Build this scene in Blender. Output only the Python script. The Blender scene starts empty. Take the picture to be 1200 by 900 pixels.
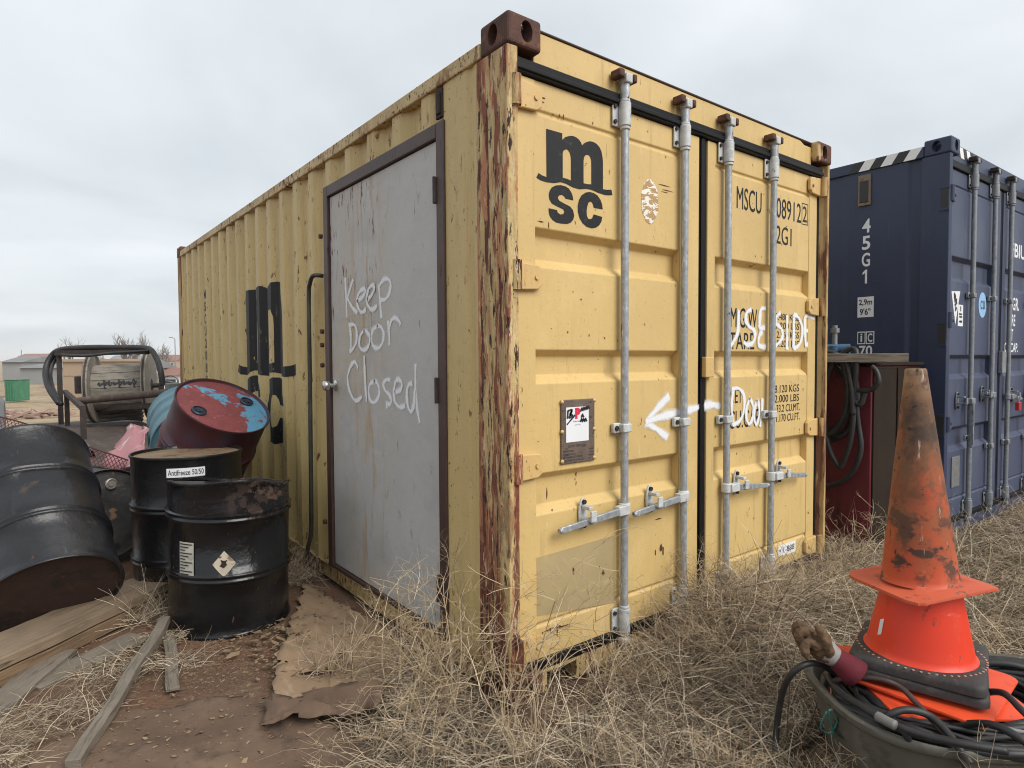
import bpy, bmesh, math, random
import numpy as np
from mathutils import Vector, Matrix, geometry
rnd = random.Random(7)
R_ = math.radians
sc = bpy.context.scene
col = sc.collection

# ------------------------------------------------------------------ camera
CAM = (-1.42011, -1.83804, 1.32342)
yaw, pitch, roll = R_(37.8973), R_(-2.1443), R_(-0.2996)
fw = Vector((math.sin(yaw)*math.cos(pitch), math.cos(yaw)*math.cos(pitch), math.sin(pitch)))
rt = Vector((math.cos(yaw), -math.sin(yaw), 0)); up = rt.cross(fw)
rt, up = rt*math.cos(roll)+up*math.sin(roll), -rt*math.sin(roll)+up*math.cos(roll)
cd = bpy.data.cameras.new('camera'); cam = bpy.data.objects.new('camera', cd); col.objects.link(cam)
m3 = Matrix((rt, up, -fw)).transposed(); m4 = m3.to_4x4(); m4.translation = Vector(CAM); cam.matrix_world = m4
cd.sensor_width = 36; cd.lens = 36*741.594/1200; cd.clip_start = .05; cd.clip_end = 6000
sc.camera = cam

# ------------------------------------------------------------------ sky and light: bright overcast
SUN_EL, SUN_AZ = R_(42), R_(168)          # azimuth clockwise from +Y
w = bpy.data.worlds.new('World'); sc.world = w; w.use_nodes = True
nt = w.node_tree; nt.nodes.clear(); N = nt.nodes.new; Lk = nt.links.new
out = N('ShaderNodeOutputWorld')
sky = N('ShaderNodeTexSky'); sky.sky_type = 'NISHITA'; sky.sun_disc = False
sky.sun_elevation = SUN_EL; sky.sun_rotation = SUN_AZ; sky.dust_density = 3
b1 = N('ShaderNodeBackground'); b1.inputs[1].default_value = .1; Lk(sky.outputs[0], b1.inputs[0])
tc = N('ShaderNodeTexCoord'); sp = N('ShaderNodeSeparateXYZ'); Lk(tc.outputs['Generated'], sp.inputs[0])
ad = N('ShaderNodeMath'); ad.operation = 'ADD'; ad.inputs[1].default_value = .22
mx = N('ShaderNodeMath'); mx.operation = 'MAXIMUM'; mx.inputs[1].default_value = 0
Lk(sp.outputs[2], mx.inputs[0]); Lk(mx.outputs[0], ad.inputs[0])
cb = N('ShaderNodeCombineXYZ')
for i in (0, 1):
    dv = N('ShaderNodeMath'); dv.operation = 'DIVIDE'; Lk(sp.outputs[i], dv.inputs[0]); Lk(ad.outputs[0], dv.inputs[1]); Lk(dv.outputs[0], cb.inputs[i])
nz = N('ShaderNodeTexNoise'); nz.inputs['Scale'].default_value = 1.05; nz.inputs['Detail'].default_value = 5; nz.inputs['Roughness'].default_value = .48; nz.inputs['Distortion'].default_value = .35
Lk(cb.outputs[0], nz.inputs['Vector'])
cr = N('ShaderNodeValToRGB'); e = cr.color_ramp.elements
e[0].position = .34; e[0].color = (.335, .364, .388, 1); e[1].position = .66; e[1].color = (.468, .490, .508, 1)
Lk(nz.outputs['Fac'], cr.inputs[0])
b2 = N('ShaderNodeBackground'); b2.inputs[1].default_value = 1.0; Lk(cr.outputs[0], b2.inputs[0])
ms = N('ShaderNodeMixShader'); ms.inputs[0].default_value = .96
Lk(b1.outputs[0], ms.inputs[1]); Lk(b2.outputs[0], ms.inputs[2]); Lk(ms.outputs[0], out.inputs[0])
sl = bpy.data.lights.new('sun', 'SUN'); sl.energy = 1.5; sl.angle = R_(38); sl.color = (1, .965, .91)
so = bpy.data.objects.new('sun', sl); col.objects.link(so)
sd = Vector((math.sin(SUN_AZ)*math.cos(SUN_EL), math.cos(SUN_AZ)*math.cos(SUN_EL), math.sin(SUN_EL)))
so.rotation_euler = sd.to_track_quat('Z', 'Y').to_euler(); so.location = (0, -6, 9)
vs = sc.view_settings; vs.view_transform = 'Standard'; vs.look = 'None'; vs.gamma = 1; vs.exposure = 1.0; vs.use_curve_mapping = False
sc.cycles.max_bounces = 6; sc.cycles.volume_bounces = 2; sc.cycles.pixel_filter_type = 'BLACKMAN_HARRIS'; sc.cycles.filter_width = 1.05

# ------------------------------------------------------------------ materials
def mat(name, base, rough=.6, metal=0., var=.12, vscale=4., layers=(), bump=None, bump2=None, island=None, coat=0., spec=.5, trans=0.):
    """layers: (colour, noise scale, threshold, softness, stretch xyz, roughness or None, extra) ; extra: dict z=(lo,hi) range mask, mask=(scale,thr), voro"""
    m = bpy.data.materials.new(name); m.use_nodes = True
    t = m.node_tree; n = t.nodes; l = t.links; p = n['Principled BSDF']
    p.inputs['Roughness'].default_value = rough; p.inputs['Metallic'].default_value = metal
    p.inputs['Specular IOR Level'].default_value = spec
    if coat: p.inputs['Coat Weight'].default_value = coat; p.inputs['Coat Roughness'].default_value = .2
    c = n.new('ShaderNodeTexCoord')
    def noise(scale, det=6, stretch=None, rgh=.6, dist=0.):
        x = n.new('ShaderNodeTexNoise'); x.inputs['Scale'].default_value = scale; x.inputs['Detail'].default_value = det
        x.inputs['Roughness'].default_value = rgh; x.inputs['Distortion'].default_value = dist
        if stretch:
            mp = n.new('ShaderNodeMapping'); mp.inputs['Scale'].default_value = stretch
            l.new(c.outputs['Object'], mp.inputs[0]); l.new(mp.outputs[0], x.inputs['Vector'])
        else: l.new(c.outputs['Object'], x.inputs['Vector'])
        return x.outputs['Fac']
    def ramp(src, lo, hi):
        x = n.new('ShaderNodeMapRange'); x.inputs[1].default_value = lo; x.inputs[2].default_value = hi; x.clamp = True
        l.new(src, x.inputs[0]); return x.outputs[0]
    def mul(a, b_):
        x = n.new('ShaderNodeMath'); x.operation = 'MULTIPLY'; l.new(a, x.inputs[0])
        if isinstance(b_, (int, float)): x.inputs[1].default_value = b_
        else: l.new(b_, x.inputs[1])
        return x.outputs[0]
    def mixc(f, a, b_):
        x = n.new('ShaderNodeMix'); x.data_type = 'RGBA'; l.new(f, x.inputs[0])
        for s, v in ((6, a), (7, b_)):
            if isinstance(v, (tuple, list)): x.inputs[s].default_value = (*v, 1)
            else: l.new(v, x.inputs[s])
        return x.outputs[2]
    lo = tuple(max(0, v*(1-var)) for v in base); hi = tuple(min(1, v*(1+var)) for v in base)
    cur = mixc(ramp(noise(vscale, 5), .3, .7), lo, hi)
    if island:
        g = n.new('ShaderNodeNewGeometry'); r = n.new('ShaderNodeValToRGB'); l.new(g.outputs['Random Per Island'], r.inputs[0])
        el = r.color_ramp.elements; k = len(island)
        el[0].color = (*island[0], 1); el[1].color = (*island[-1], 1); 
        for i in range(1, k-1):
            q = el.new(i/(k-1)); q.color = (*island[i], 1)
        cur = mixc(ramp(noise(vscale, 3), .25, .75), r.outputs[0], hi)
        cur = r.outputs[0] if var == 0 else cur
    rcur = None
    for L in layers:
        colr, s, th, so_, st, rg = L[:6]; ex = L[6] if len(L) > 6 else {}
        f = ramp(noise(s, ex.get('det', 8), st, ex.get('rgh', .65), ex.get('dist', 0)), th, th+so_)
        if 'mask' in ex: f = mul(f, ramp(noise(ex['mask'][0], 3, ex.get('mst')), ex['mask'][1], ex['mask'][1]+.12))
        if 'z' in ex:
            q = n.new('ShaderNodeSeparateXYZ'); l.new(c.outputs['Object'], q.inputs[0]); f = mul(f, ramp(q.outputs[ex.get('ax', 2)], *ex['z']))
        if 'z2' in ex:
            q = n.new('ShaderNodeSeparateXYZ'); l.new(c.outputs['Object'], q.inputs[0]); f = mul(f, ramp(q.outputs[ex.get('ax2', 2)], *ex['z2']))
        if 'op' in ex: f = mul(f, ex['op'])
        cur = mixc(f, cur, colr)
        if rg is not None:
            x = n.new('ShaderNodeMix'); l.new(f, x.inputs[0]); x.inputs[3].default_value = rg
            if rcur is None: x.inputs[2].default_value = rough
            else: l.new(rcur, x.inputs[2])
            rcur = x.outputs[0]
    l.new(cur, p.inputs['Base Color'])
    if rcur is not None: l.new(rcur, p.inputs['Roughness'])
    nrm = None
    for b in (bump, bump2):
        if b:
            x = n.new('ShaderNodeBump'); x.inputs['Strength'].default_value = b[1]; x.inputs['Distance'].default_value = b[2] if len(b) > 2 else .01
            l.new(noise(b[0], 6, b[3] if len(b) > 3 else None), x.inputs['Height'])
            if nrm: l.new(nrm, x.inputs['Normal'])
            nrm = x.outputs[0]
    if nrm: l.new(nrm, p.inputs['Normal'])
    if trans:
        p.inputs['Transmission Weight'].default_value = trans
    return m

RUST = (.085, .028, .014); RUST2 = (.16, .06, .025); DRED = (.112, .032, .019)
YEL = (.62, .44, .178)
def yellow(name, base=YEL, amt=0., **k):
    d = lambda f: tuple(c*f for c in base)
    return mat(name, base, .5, var=.06, vscale=2.2, layers=[
        (d(.80), 1.3, .48, .28, (1, 1, .25), .58, {'op': .6}),
        (tuple(min(1, c*1.12+.03) for c in base), 3.1, .54, .16, (1, 1, .5), .62, {'op': .55}),
        ((.40, .28, .12), 18, .57-amt, .14, (1, 1, .10), .62, {'mask': (2.2, .44), 'op': .65}),
        ((.44, .26, .10), 9, .60-amt, .10, (2.5, 2.5, .07), .65, {'mask': (1.7, .46), 'op': .7}),
        ((.74, .58, .32), 34, .61, .06, (1, 1, .3), None, {'mask': (3, .50), 'op': .5}),
        ((.30, .20, .09), 70, .60, .06, None, .7, {'op': .35}),
        (RUST2, 26, .645-amt, .03, (1, 1, .5), .85, {'mask': (3, .46)}),
        (RUST, 60, .68-amt, .02, (1, 1, .7), .85, {'mask': (4, .43)}),
        (RUST, 34, .645-amt, .03, (2.2, 2.2, .20), .85, {'mask': (2.7, .54)})], bump=(38, .06, .004), bump2=(1.9, .42, .022), **k)
M = {}
M['yellow'] = yellow('yellow_paint')
M['yellow_side'] = yellow('yellow_side_paint', (.56, .42, .180), .045)
M['yellow_rail'] = yellow('yellow_rail_paint', (.54, .40, .19), .12)
M['yellow_hinge'] = yellow('yellow_hinge_paint', (.62, .42, .17), .03)
M['post'] = mat('peeling_post_paint', (.54, .40, .18), .65, var=.12, vscale=6, layers=[
    ((.42, .29, .13), 18, .48, .10, (1.3, 1.3, .2), .7, {}),
    ((.46, .20, .10), 15, .515, .05, (1.5, 1.5, .19), .75, {}),
    ((.24, .085, .042), 13, .535, .03, (1.5, 1.5, .18), .8, {}),
    ((.62, .49, .29), 30, .58, .05, (1.3, 1.3, .25), .7, {}),
    (DRED, 17, .565, .02, (1.5, 1.5, .19), .8, {}),
    ((.19, .062, .032), 12, .53, .03, (1.4, 1.4, .27), .8, {'z': (1.6, .9)}),
    (DRED, 14, .475, .04, (1.3, 1.3, .34), .8, {'z': (1.05, .35)}),
    ((.32, .15, .07), 30, .55, .05, (1.2, 1.2, .4), .8, {'z': (1.3, .5)}),
    ((.030, .014, .010), 34, .585, .03, (1.2, 1.2, .28), .85, {}),
    ((.025, .014, .010), 60, .64, .03, (1, 1, .8), .85, {})], bump=(20, 1.0, .014, (1.3, 1.3, .36)), bump2=(60, .7, .007, (1, 1, .5)))
M['rust'] = mat('rusty_casting', (.085, .036, .024), .8, var=.35, vscale=14, layers=[
    ((.17, .075, .038), 22, .55, .12, None, .85), ((.035, .018, .013), 50, .58, .1, None, .9)], bump=(70, .5, .005))
M['rust_yel'] = mat('half_rusted_casting', (.10, .042, .026), .8, var=.3, vscale=14, layers=[
    ((.52, .36, .15), 10, .55, .06, (1, 1, .5), .6), ((.035, .018, .013), 50, .6, .1, None, .9)], bump=(70, .4, .005))
M['rust_post2'] = mat('rust_edged_post', (.44, .29, .12), .7, var=.2, vscale=8, layers=[
    (RUST2, 9, .5, .06, (1.2, 1.2, .15), .8), (RUST, 20, .6, .05, (1, 1, .2), .85)], bump=(30, .3, .006))
M['gasket'] = mat('black_rubber_gasket', (.006, .006, .0065), .5, var=.3, vscale=9, layers=[((.018, .018, .018), 22, .6, .2, (.3, 1, 1), .65)], spec=.22)
M['galv'] = mat('galvanised_steel', (.33, .355, .375), .47, .35, var=.22, vscale=42, layers=[
    ((.56, .58, .60), 60, .56, .1, (1, 1, .35), .4), ((.20, .22, .25), 18, .58, .14, (1, 1, .25), .55), ((.55, .57, .58), 5, .6, .1, (1, 1, .3), .6, {'op': .6}), ((.16, .10, .06), 20, .60, .08, (1.5, 1.5, .12), .75, {'mask': (3, .50), 'op': .7}), (RUST2, 35, .66, .03, (1, 1, .3), .8)], bump=(80, .15, .003))
M['galv_white'] = mat('weathered_zinc_fitting', (.52, .535, .53), .6, .1, var=.18, vscale=26, layers=[
    ((.30, .32, .33), 30, .57, .1, None, .55), (RUST2, 22, .66, .04, None, .85)], bump=(60, .15, .003))
M['bolt'] = mat('dark_bolt', (.035, .024, .02), .75, .3, var=.3, vscale=40)
M['black_print'] = mat('black_lettering_paint', (.013, .0135, .015), .55, var=.2, vscale=20, layers=[((.05, .05, .05), 40, .62, .05, None, .6), (YEL, 46, .70, .02, None, .6)], spec=.3)
M['black_print_side'] = mat('black_side_lettering_paint', (.011, .011, .012), .55, spec=.3, var=.2, vscale=20, layers=[(YEL, 16, .655, .03, (1, 2.5, .5), .5), ((.16, .12, .06), 8, .62, .05, (1, 1.5, .4), .6)])
M['brown_frame'] = mat('dark_brown_frame_paint', (.060, .031, .024), .5, var=.2, vscale=8, layers=[((.02, .012, .01), 20, .6, .1, (1, 1, .3), .7), ((.14, .065, .035), 24, .60, .06, (1, 1, .4), .8)], bump=(40, .25, .004))
M['grey_door'] = mat('grey_door_paint', (.455, .447, .430), .5, var=.05, vscale=1.5, layers=[
    ((.44, .385, .305), 2.2, .42, .22, (1, 1.0, .5), .55, {'ax': 1, 'z': (.80, 1.25), 'op': .85}),
    ((.42, .28, .15), 7, .50, .12, (1, 2.6, .35), .65, {'ax': 1, 'z': (1.0, 1.2), 'ax2': 1, 'z2': (1.5, 1.3), 'op': .8}),
    (RUST2, 22, .57, .05, (1, 1.4, .35), .8, {'ax': 1, 'z': (.95, 1.15), 'ax2': 2, 'z2': (1.25, 1.6), 'mask': (2.5, .42)}),
    ((.345, .345, .34), 3, .52, .2, (1, 1, 1.4), .6, {'op': .6}),
    ((.50, .50, .49), 14, .58, .10, (1, .25, 1.2), .6, {'op': .5, 'mask': (2.0, .48)}),
    ((.22, .21, .20), 50, .60, .06, (1, .5, .2), .6, {'op': .5, 'mask': (1.6, .48)}),
    ((.10, .08, .065), 34, .655, .02, (1, 1.6, .25), .8, {'mask': (2.4, .46)}),
    ((.06, .05, .045), 60, .69, .02, None, .8, {'mask': (3.1, .46)})], bump=(1.9, .5, .025), bump2=(60, .06, .003))
M['steel'] = mat('chrome_knob', (.6, .6, .58), .25, 1, var=.1)
M['door_hinge'] = mat('door_hinge_steel', (.045, .035, .033), .6, .2, var=.2, vscale=20)
M['patch'] = mat('overpainted_patch', (.40, .31, .16), .55, var=.08, vscale=5, layers=[((.50, .38, .19), 14, .58, .1, (.4, 1, 1), .6), (RUST, 9, .69, .02, (1, 1, .6), .85)], bump=(12, .15, .006))
M['placard'] = mat('weathered_data_plate', (.15, .112, .088), .55, .2, var=.2, vscale=18, layers=[((.06, .045, .04), 60, .57, .04, (.35, 1, 2.6), .6), ((.24, .19, .15), 30, .62, .1, None, .6)])
M['paper'] = mat('white_paper', (.74, .75, .77), .7, var=.04)
M['red_ink'] = mat('red_ink', (.62, .02, .05), .6)
M['ink'] = mat('black_ink', (.02, .02, .025), .6)
M['white_print'] = mat('white_lettering_paint', (.74, .75, .76), .55, var=.06, vscale=20)
M['oval'] = mat('flaking_oval_sticker', (.78, .76, .70), .6, var=.05, layers=[((.42, .27, .12), 24, .47, .02, (1, 1, 2.4), .7, {'dist': .5, 'det': 3}), (YEL, 21, .66, .02, (1, 1, 1.6), .5)])
M['pipe'] = mat('dark_conduit', (.032, .034, .028), .45, var=.3, vscale=12, layers=[((.09, .085, .06), 20, .55, .15, (1, 1, .2), .6)])
M['spray'] = None

def spray_mat(name, colr):
    m = bpy.data.materials.new(name); m.use_nodes = True; t = m.node_tree; n = t.nodes; l = t.links
    p = n['Principled BSDF']; p.inputs['Base Color'].default_value = (*colr, 1); p.inputs['Roughness'].default_value = .6
    a = n.new('ShaderNodeAttribute'); a.attribute_name = 'edge'
    c = n.new('ShaderNodeTexCoord'); z = n.new('ShaderNodeTexNoise'); z.inputs['Scale'].default_value = 160; z.inputs['Detail'].default_value = 4; l.new(c.outputs['Object'], z.inputs['Vector'])
    s = n.new('ShaderNodeMath'); s.operation = 'ADD'; l.new(a.outputs['Fac'], s.inputs[0])
    z2 = n.new('ShaderNodeMath'); z2.operation = 'MULTIPLY_ADD'; z2.inputs[1].default_value = .7; z2.inputs[2].default_value = -.35; l.new(z.outputs['Fac'], z2.inputs[0]); l.new(z2.outputs[0], s.inputs[1])
    r = n.new('ShaderNodeMapRange'); r.inputs[1].default_value = .10; r.inputs[2].default_value = .85; r.clamp = True; l.new(s.outputs[0], r.inputs[0])
    q = n.new('ShaderNodeMath'); q.operation = 'MULTIPLY'; q.inputs[1].default_value = .93; l.new(r.outputs[0], q.inputs[0]); l.new(q.outputs[0], p.inputs['Alpha']); return m
M['spray'] = spray_mat('white_spray_paint', (.82, .84, .86))

# ------------------------------------------------------------------ helpers
def tag(o, label=None, cat=None, group=None, kind=None):
    if label: o['label'] = label
    if cat: o['category'] = cat
    if group: o['group'] = group
    if kind: o['kind'] = kind
    return o
def thing(name, label, cat, loc=(0, 0, 0), rot=(0, 0, 0), group=None):
    o = bpy.data.objects.new(name, None); col.objects.link(o); o.location = loc; o.rotation_euler = rot
    o.empty_display_size = .1
    return tag(o, label, cat, group)
class MB:
    def __init__(s): s.v = []; s.f = []; s.e = None
    def add(s, vs, fs):
        b = len(s.v); s.v += [tuple(x) for x in vs]; s.f += [tuple(b+i for i in q) for q in fs]; return s
    def box(s, lo, hi, mtx=None):
        (a, b, c), (d, e, f) = lo, hi
        vs = [(a,b,c),(d,b,c),(d,e,c),(a,e,c),(a,b,f),(d,b,f),(d,e,f),(a,e,f)]
        if mtx: vs = [mtx @ Vector(v) for v in vs]
        return s.add(vs, [(0,3,2,1),(4,5,6,7),(0,1,5,4),(1,2,6,5),(2,3,7,6),(3,0,4,7)])
    def bar(s, p0, p1, w, h, upv=(0,0,1)):
        p0, p1 = Vector(p0), Vector(p1); d = (p1-p0).normalized(); u = Vector(upv)
        x = d.cross(u).normalized(); u = x.cross(d).normalized()
        vs = [p+x*(a*w/2)+u*(b*h/2) for p in (p0, p1) for a, b in ((-1,-1),(1,-1),(1,1),(-1,1))]
        return s.add(vs, [(0,1,2,3),(7,6,5,4),(0,4,5,1),(1,5,6,2),(2,6,7,3),(3,7,4,0)])
    def tube(s, path, r, n=8, cap=True):
        P = [Vector(p) for p in path]; k = len(P)
        rr = r if isinstance(r, (list, tuple)) else [r]*k
        t0 = (P[1]-P[0]).normalized(); a = t0.orthogonal().normalized(); vs = []; fs = []
        for i in range(k):
            t = (P[min(i+1,k-1)]-P[max(i-1,0)]).normalized()
            a = (a-t*a.dot(t)); a = a.normalized() if a.length > 1e-6 else t.orthogonal().normalized(); b = t.cross(a)
            for j in range(n):
                q = 2*math.pi*j/n; vs.append(P[i]+(a*math.cos(q)+b*math.sin(q))*rr[i])
        for i in range(k-1):
            for j in range(n):
                fs.append((i*n+j, i*n+(j+1)%n, (i+1)*n+(j+1)%n, (i+1)*n+j))
        if cap: fs += [tuple(range(n))[::-1], tuple((k-1)*n+j for j in range(n))]
        return s.add(vs, fs)
    def lathe(s, prof, n=40, mtx=None, fn=None, capb=False, capt=False):
        vs = []; fs = []; k = len(prof)
        for r, z in prof:
            for j in range(n):
                a = 2*math.pi*j/n; v = Vector((r*math.cos(a), r*math.sin(a), z))
                if fn: v = fn(v, a)
                vs.append(mtx @ v if mtx else v)
        for i in range(k-1):
            for j in range(n): fs.append((i*n+j, i*n+(j+1)%n, (i+1)*n+(j+1)%n, (i+1)*n+j))
        if capb: fs.append(tuple(range(n))[::-1])
        if capt: fs.append(tuple((k-1)*n+j for j in range(n)))
        return s.add(vs, fs)
    def prism(s, poly, fn, depth):
        """poly in 2D, fn(u,v,d)->xyz, extruded d 0..depth"""
        n = len(poly); vs = [fn(u, v, 0) for u, v in poly]+[fn(u, v, depth) for u, v in poly]
        return s.add(vs, [tuple(range(n)), tuple(range(2*n-1, n-1, -1))]+[(i, i+n, (i+1) % n+n, (i+1) % n) for i in range(n)])
    def build(s, name, m, parent=None, smooth=False, bevel=0, seg=2, fix=True):
        me = bpy.data.meshes.new(name); me.from_pydata([tuple(v) for v in s.v], [], s.f)
        if fix:
            bm = bmesh.new(); bm.from_mesh(me); bmesh.ops.recalc_face_normals(bm, faces=bm.faces); bm.to_mesh(me); bm.free()
        o = bpy.data.objects.new(name, me); col.objects.link(o)
        me.materials.append(M[m] if isinstance(m, str) else m)
        if parent: o.parent = parent
        if smooth: 
            me.shade_smooth()
            if smooth != 'all':
                me.set_sharp_from_angle(angle=R_(smooth if smooth is not True else 40))
        if bevel:
            b = o.modifiers.new('bevel', 'BEVEL'); b.width = bevel; b.segments = seg; b.limit_method = 'ANGLE'; b.angle_limit = R_(35); b.harden_normals = False
        return o
def copy_tree(o, parent=None):
    c = o.copy(); col.objects.link(c)
    if parent: c.parent = parent
    for ch in list(o.children): copy_tree(ch, c)
    return c
def link_mesh(name, me, m, parent=None):
    o = bpy.data.objects.new(name, me); col.objects.link(o)
    if m is not None: me.materials.clear(); me.materials.append(M[m] if isinstance(m, str) else m)
    if parent: o.parent = parent
    return o
def bake(o):
    dg = bpy.context.evaluated_depsgraph_get(); dg.update(); me = bpy.data.meshes.new_from_object(o.evaluated_get(dg)); return me
def tri2d(loops):
    tl = [[Vector((u, v, 0)) for u, v in lp] for lp in loops]
    tris = geometry.tessellate_polygon(tl); flat = [p for lp in loops for p in lp]
    return flat, tris
_font = {}
def text2d(s, x0, x1, z0, z1, bold=.0):
    """returns (pts2d, faces) of the string fitted to a rectangle"""
    c = bpy.data.curves.new('t', 'FONT'); c.body = s; c.size = 1; c.offset = bold; c.resolution_u = 4; c.align_x = 'LEFT'
    o = bpy.data.objects.new('t', c); col.objects.link(o); me = bake(o)
    P = [(v.co.x, v.co.y) for v in me.vertices]; F = [tuple(p.vertices) for p in me.polygons]
    bpy.data.objects.remove(o); bpy.data.curves.remove(c); bpy.data.meshes.remove(me)
    a = min(p[0] for p in P); b = max(p[0] for p in P); d = min(p[1] for p in P); e_ = max(p[1] for p in P)
    return [(x0+(p[0]-a)/(b-a)*(x1-x0), z0+(p[1]-d)/(e_-d)*(z1-z0)) for p in P], F
def flat_text(name, items, fn, m, parent, bold=.012):
    for s, x0, x1, z0, z1 in items:
        P, F = text2d(s, x0, x1, z0, z1, bold); MB().add([fn(u, v) for u, v in P], F).build(name, m, parent, fix=False)
def strokes(name, paths, wid, fn, parent, m='spray', lift=.0006, mask=None):
    vs = []; fs = []; ed = []
    for k, p in enumerate(paths):
        pts = [Vector((a, b)) for a, b in p]
        q = []                                                   # Catmull-Rom resample
        for i in range(len(pts)-1):
            p0 = pts[max(i-1, 0)]; p1 = pts[i]; p2 = pts[i+1]; p3 = pts[min(i+2, len(pts)-1)]
            for j in range(6):
                t = j/6; q.append(.5*((2*p1)+(p2-p0)*t+(2*p0-5*p1+4*p2-p3)*t*t+(3*p1-p0-3*p2+p3)*t**3))
        q.append(pts[-1])
        d0 = (q[1]-q[0]).normalized(); d1 = (q[-1]-q[-2]).normalized()
        q = [q[0]-d0*wid*.5]+q+[q[-1]+d1*wid*.5]
        n = len(q); prev = None
        for i in range(n):
            t = (q[min(i+1, n-1)]-q[max(i-1, 0)]).normalized(); nn = Vector((-t.y, t.x)); row = []
            for s_, ev in ((-1.0, 0.), (-.26, 1.), (.26, 1.), (1.0, 0.)):
                pt = q[i]+nn*wid*s_*(1+.22*math.sin(i*.45+k*1.7)+.10*math.sin(i*1.3+k)); row.append(len(vs)); vs.append(fn(pt.x, pt.y, lift*(k % 5+1))); ed.append(0. if i in (0, n-1) else ev)
            if prev:
                for j in range(3): fs.append((prev[j], prev[j+1], row[j+1], row[j]))
            prev = row
    mb = MB(); mb.add(vs, fs); o = mb.build(name, m, parent, fix=False)
    at = o.data.attributes.new('edge', 'FLOAT', 'POINT'); at.data.foreach_set('value', ed)
    return o
def smooth_path(pts, k=6):
    pts = [Vector(p) for p in pts]; q = []
    for i in range(len(pts)-1):
        p0 = pts[max(i-1, 0)]; p1 = pts[i]; p2 = pts[i+1]; p3 = pts[min(i+2, len(pts)-1)]
        for j in range(k):
            t = j/k; q.append(.5*((2*p1)+(p2-p0)*t+(2*p0-5*p1+4*p2-p3)*t*t+(3*p1-p0-3*p2+p3)*t**3))
    q.append(pts[-1]); return q
def hnoise(x, y, s=1.):
    return (math.sin(x*1.7*s+1.3)*math.cos(y*1.9*s-.4)+.5*math.sin(x*4.1*s-y*3.3*s+2)+.25*math.sin(x*9.3*s+y*7.7*s))*.5

# ---- traced outlines in metres on their own surfaces
LOGO=[[(0.219,2.221),(0.303,2.221),(0.303,2.196),(0.319,2.21),(0.339,2.218),(0.359,2.223),(0.377,2.222),(0.394,2.216),(0.405,2.207),(0.412,2.196),(0.421,2.205),(0.436,2.214),(0.456,2.222),(0.477,2.223),(0.496,2.219),(0.512,2.209),(0.524,2.194),(0.53,2.173),(0.533,2.149),(0.533,2.039),(0.556,2.04),(0.584,2.045),(0.591,2.024),(0.568,2.019),(0.544,2.017),(0.504,2.02),(0.465,2.026),(0.435,2.025),(0.397,2.017),(0.36,2.019),(0.324,2.027),(0.295,2.029),(0.26,2.019),(0.219,2.016),(0.191,2.018),(0.168,2.025),(0.179,2.044),(0.198,2.038),(0.22,2.035)],[(0.305,2.048),(0.305,2.143),(0.308,2.153),(0.316,2.159),(0.326,2.164),(0.336,2.161),(0.344,2.153),(0.349,2.139),(0.35,2.118),(0.35,2.044),(0.328,2.047)],[(0.42,2.045),(0.42,2.136),(0.423,2.15),(0.43,2.16),(0.441,2.164),(0.452,2.164),(0.459,2.157),(0.464,2.147),(0.465,2.129),(0.465,2.048),(0.442,2.045)],[(0.362,1.967),(0.32,1.968),(0.315,1.975),(0.302,1.98),(0.289,1.977),(0.281,1.97),(0.279,1.962),(0.287,1.954),(0.309,1.948),(0.345,1.94),(0.361,1.927),(0.367,1.906),(0.362,1.89),(0.349,1.877),(0.331,1.869),(0.298,1.866),(0.27,1.867),(0.251,1.874),(0.237,1.886),(0.231,1.901),(0.23,1.917),(0.274,1.916),(0.277,1.907),(0.291,1.901),(0.306,1.904),(0.314,1.914),(0.308,1.924),(0.277,1.93),(0.247,1.938),(0.234,1.953),(0.231,1.97),(0.236,1.986),(0.247,2.0),(0.267,2.011),(0.295,2.017),(0.32,2.016),(0.338,2.01),(0.351,1.998),(0.359,1.983)],[(0.532,1.955),(0.479,1.954),(0.475,1.967),(0.467,1.976),(0.458,1.977),(0.448,1.97),(0.441,1.954),(0.437,1.935),(0.439,1.916),(0.446,1.905),(0.456,1.904),(0.469,1.909),(0.478,1.927),(0.529,1.923),(0.524,1.903),(0.512,1.887),(0.492,1.874),(0.465,1.868),(0.438,1.871),(0.414,1.883),(0.397,1.902),(0.388,1.925),(0.387,1.949),(0.394,1.974),(0.408,1.994),(0.431,2.009),(0.454,2.015),(0.477,2.015),(0.5,2.008),(0.518,1.993),(0.528,1.975)]]
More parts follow.
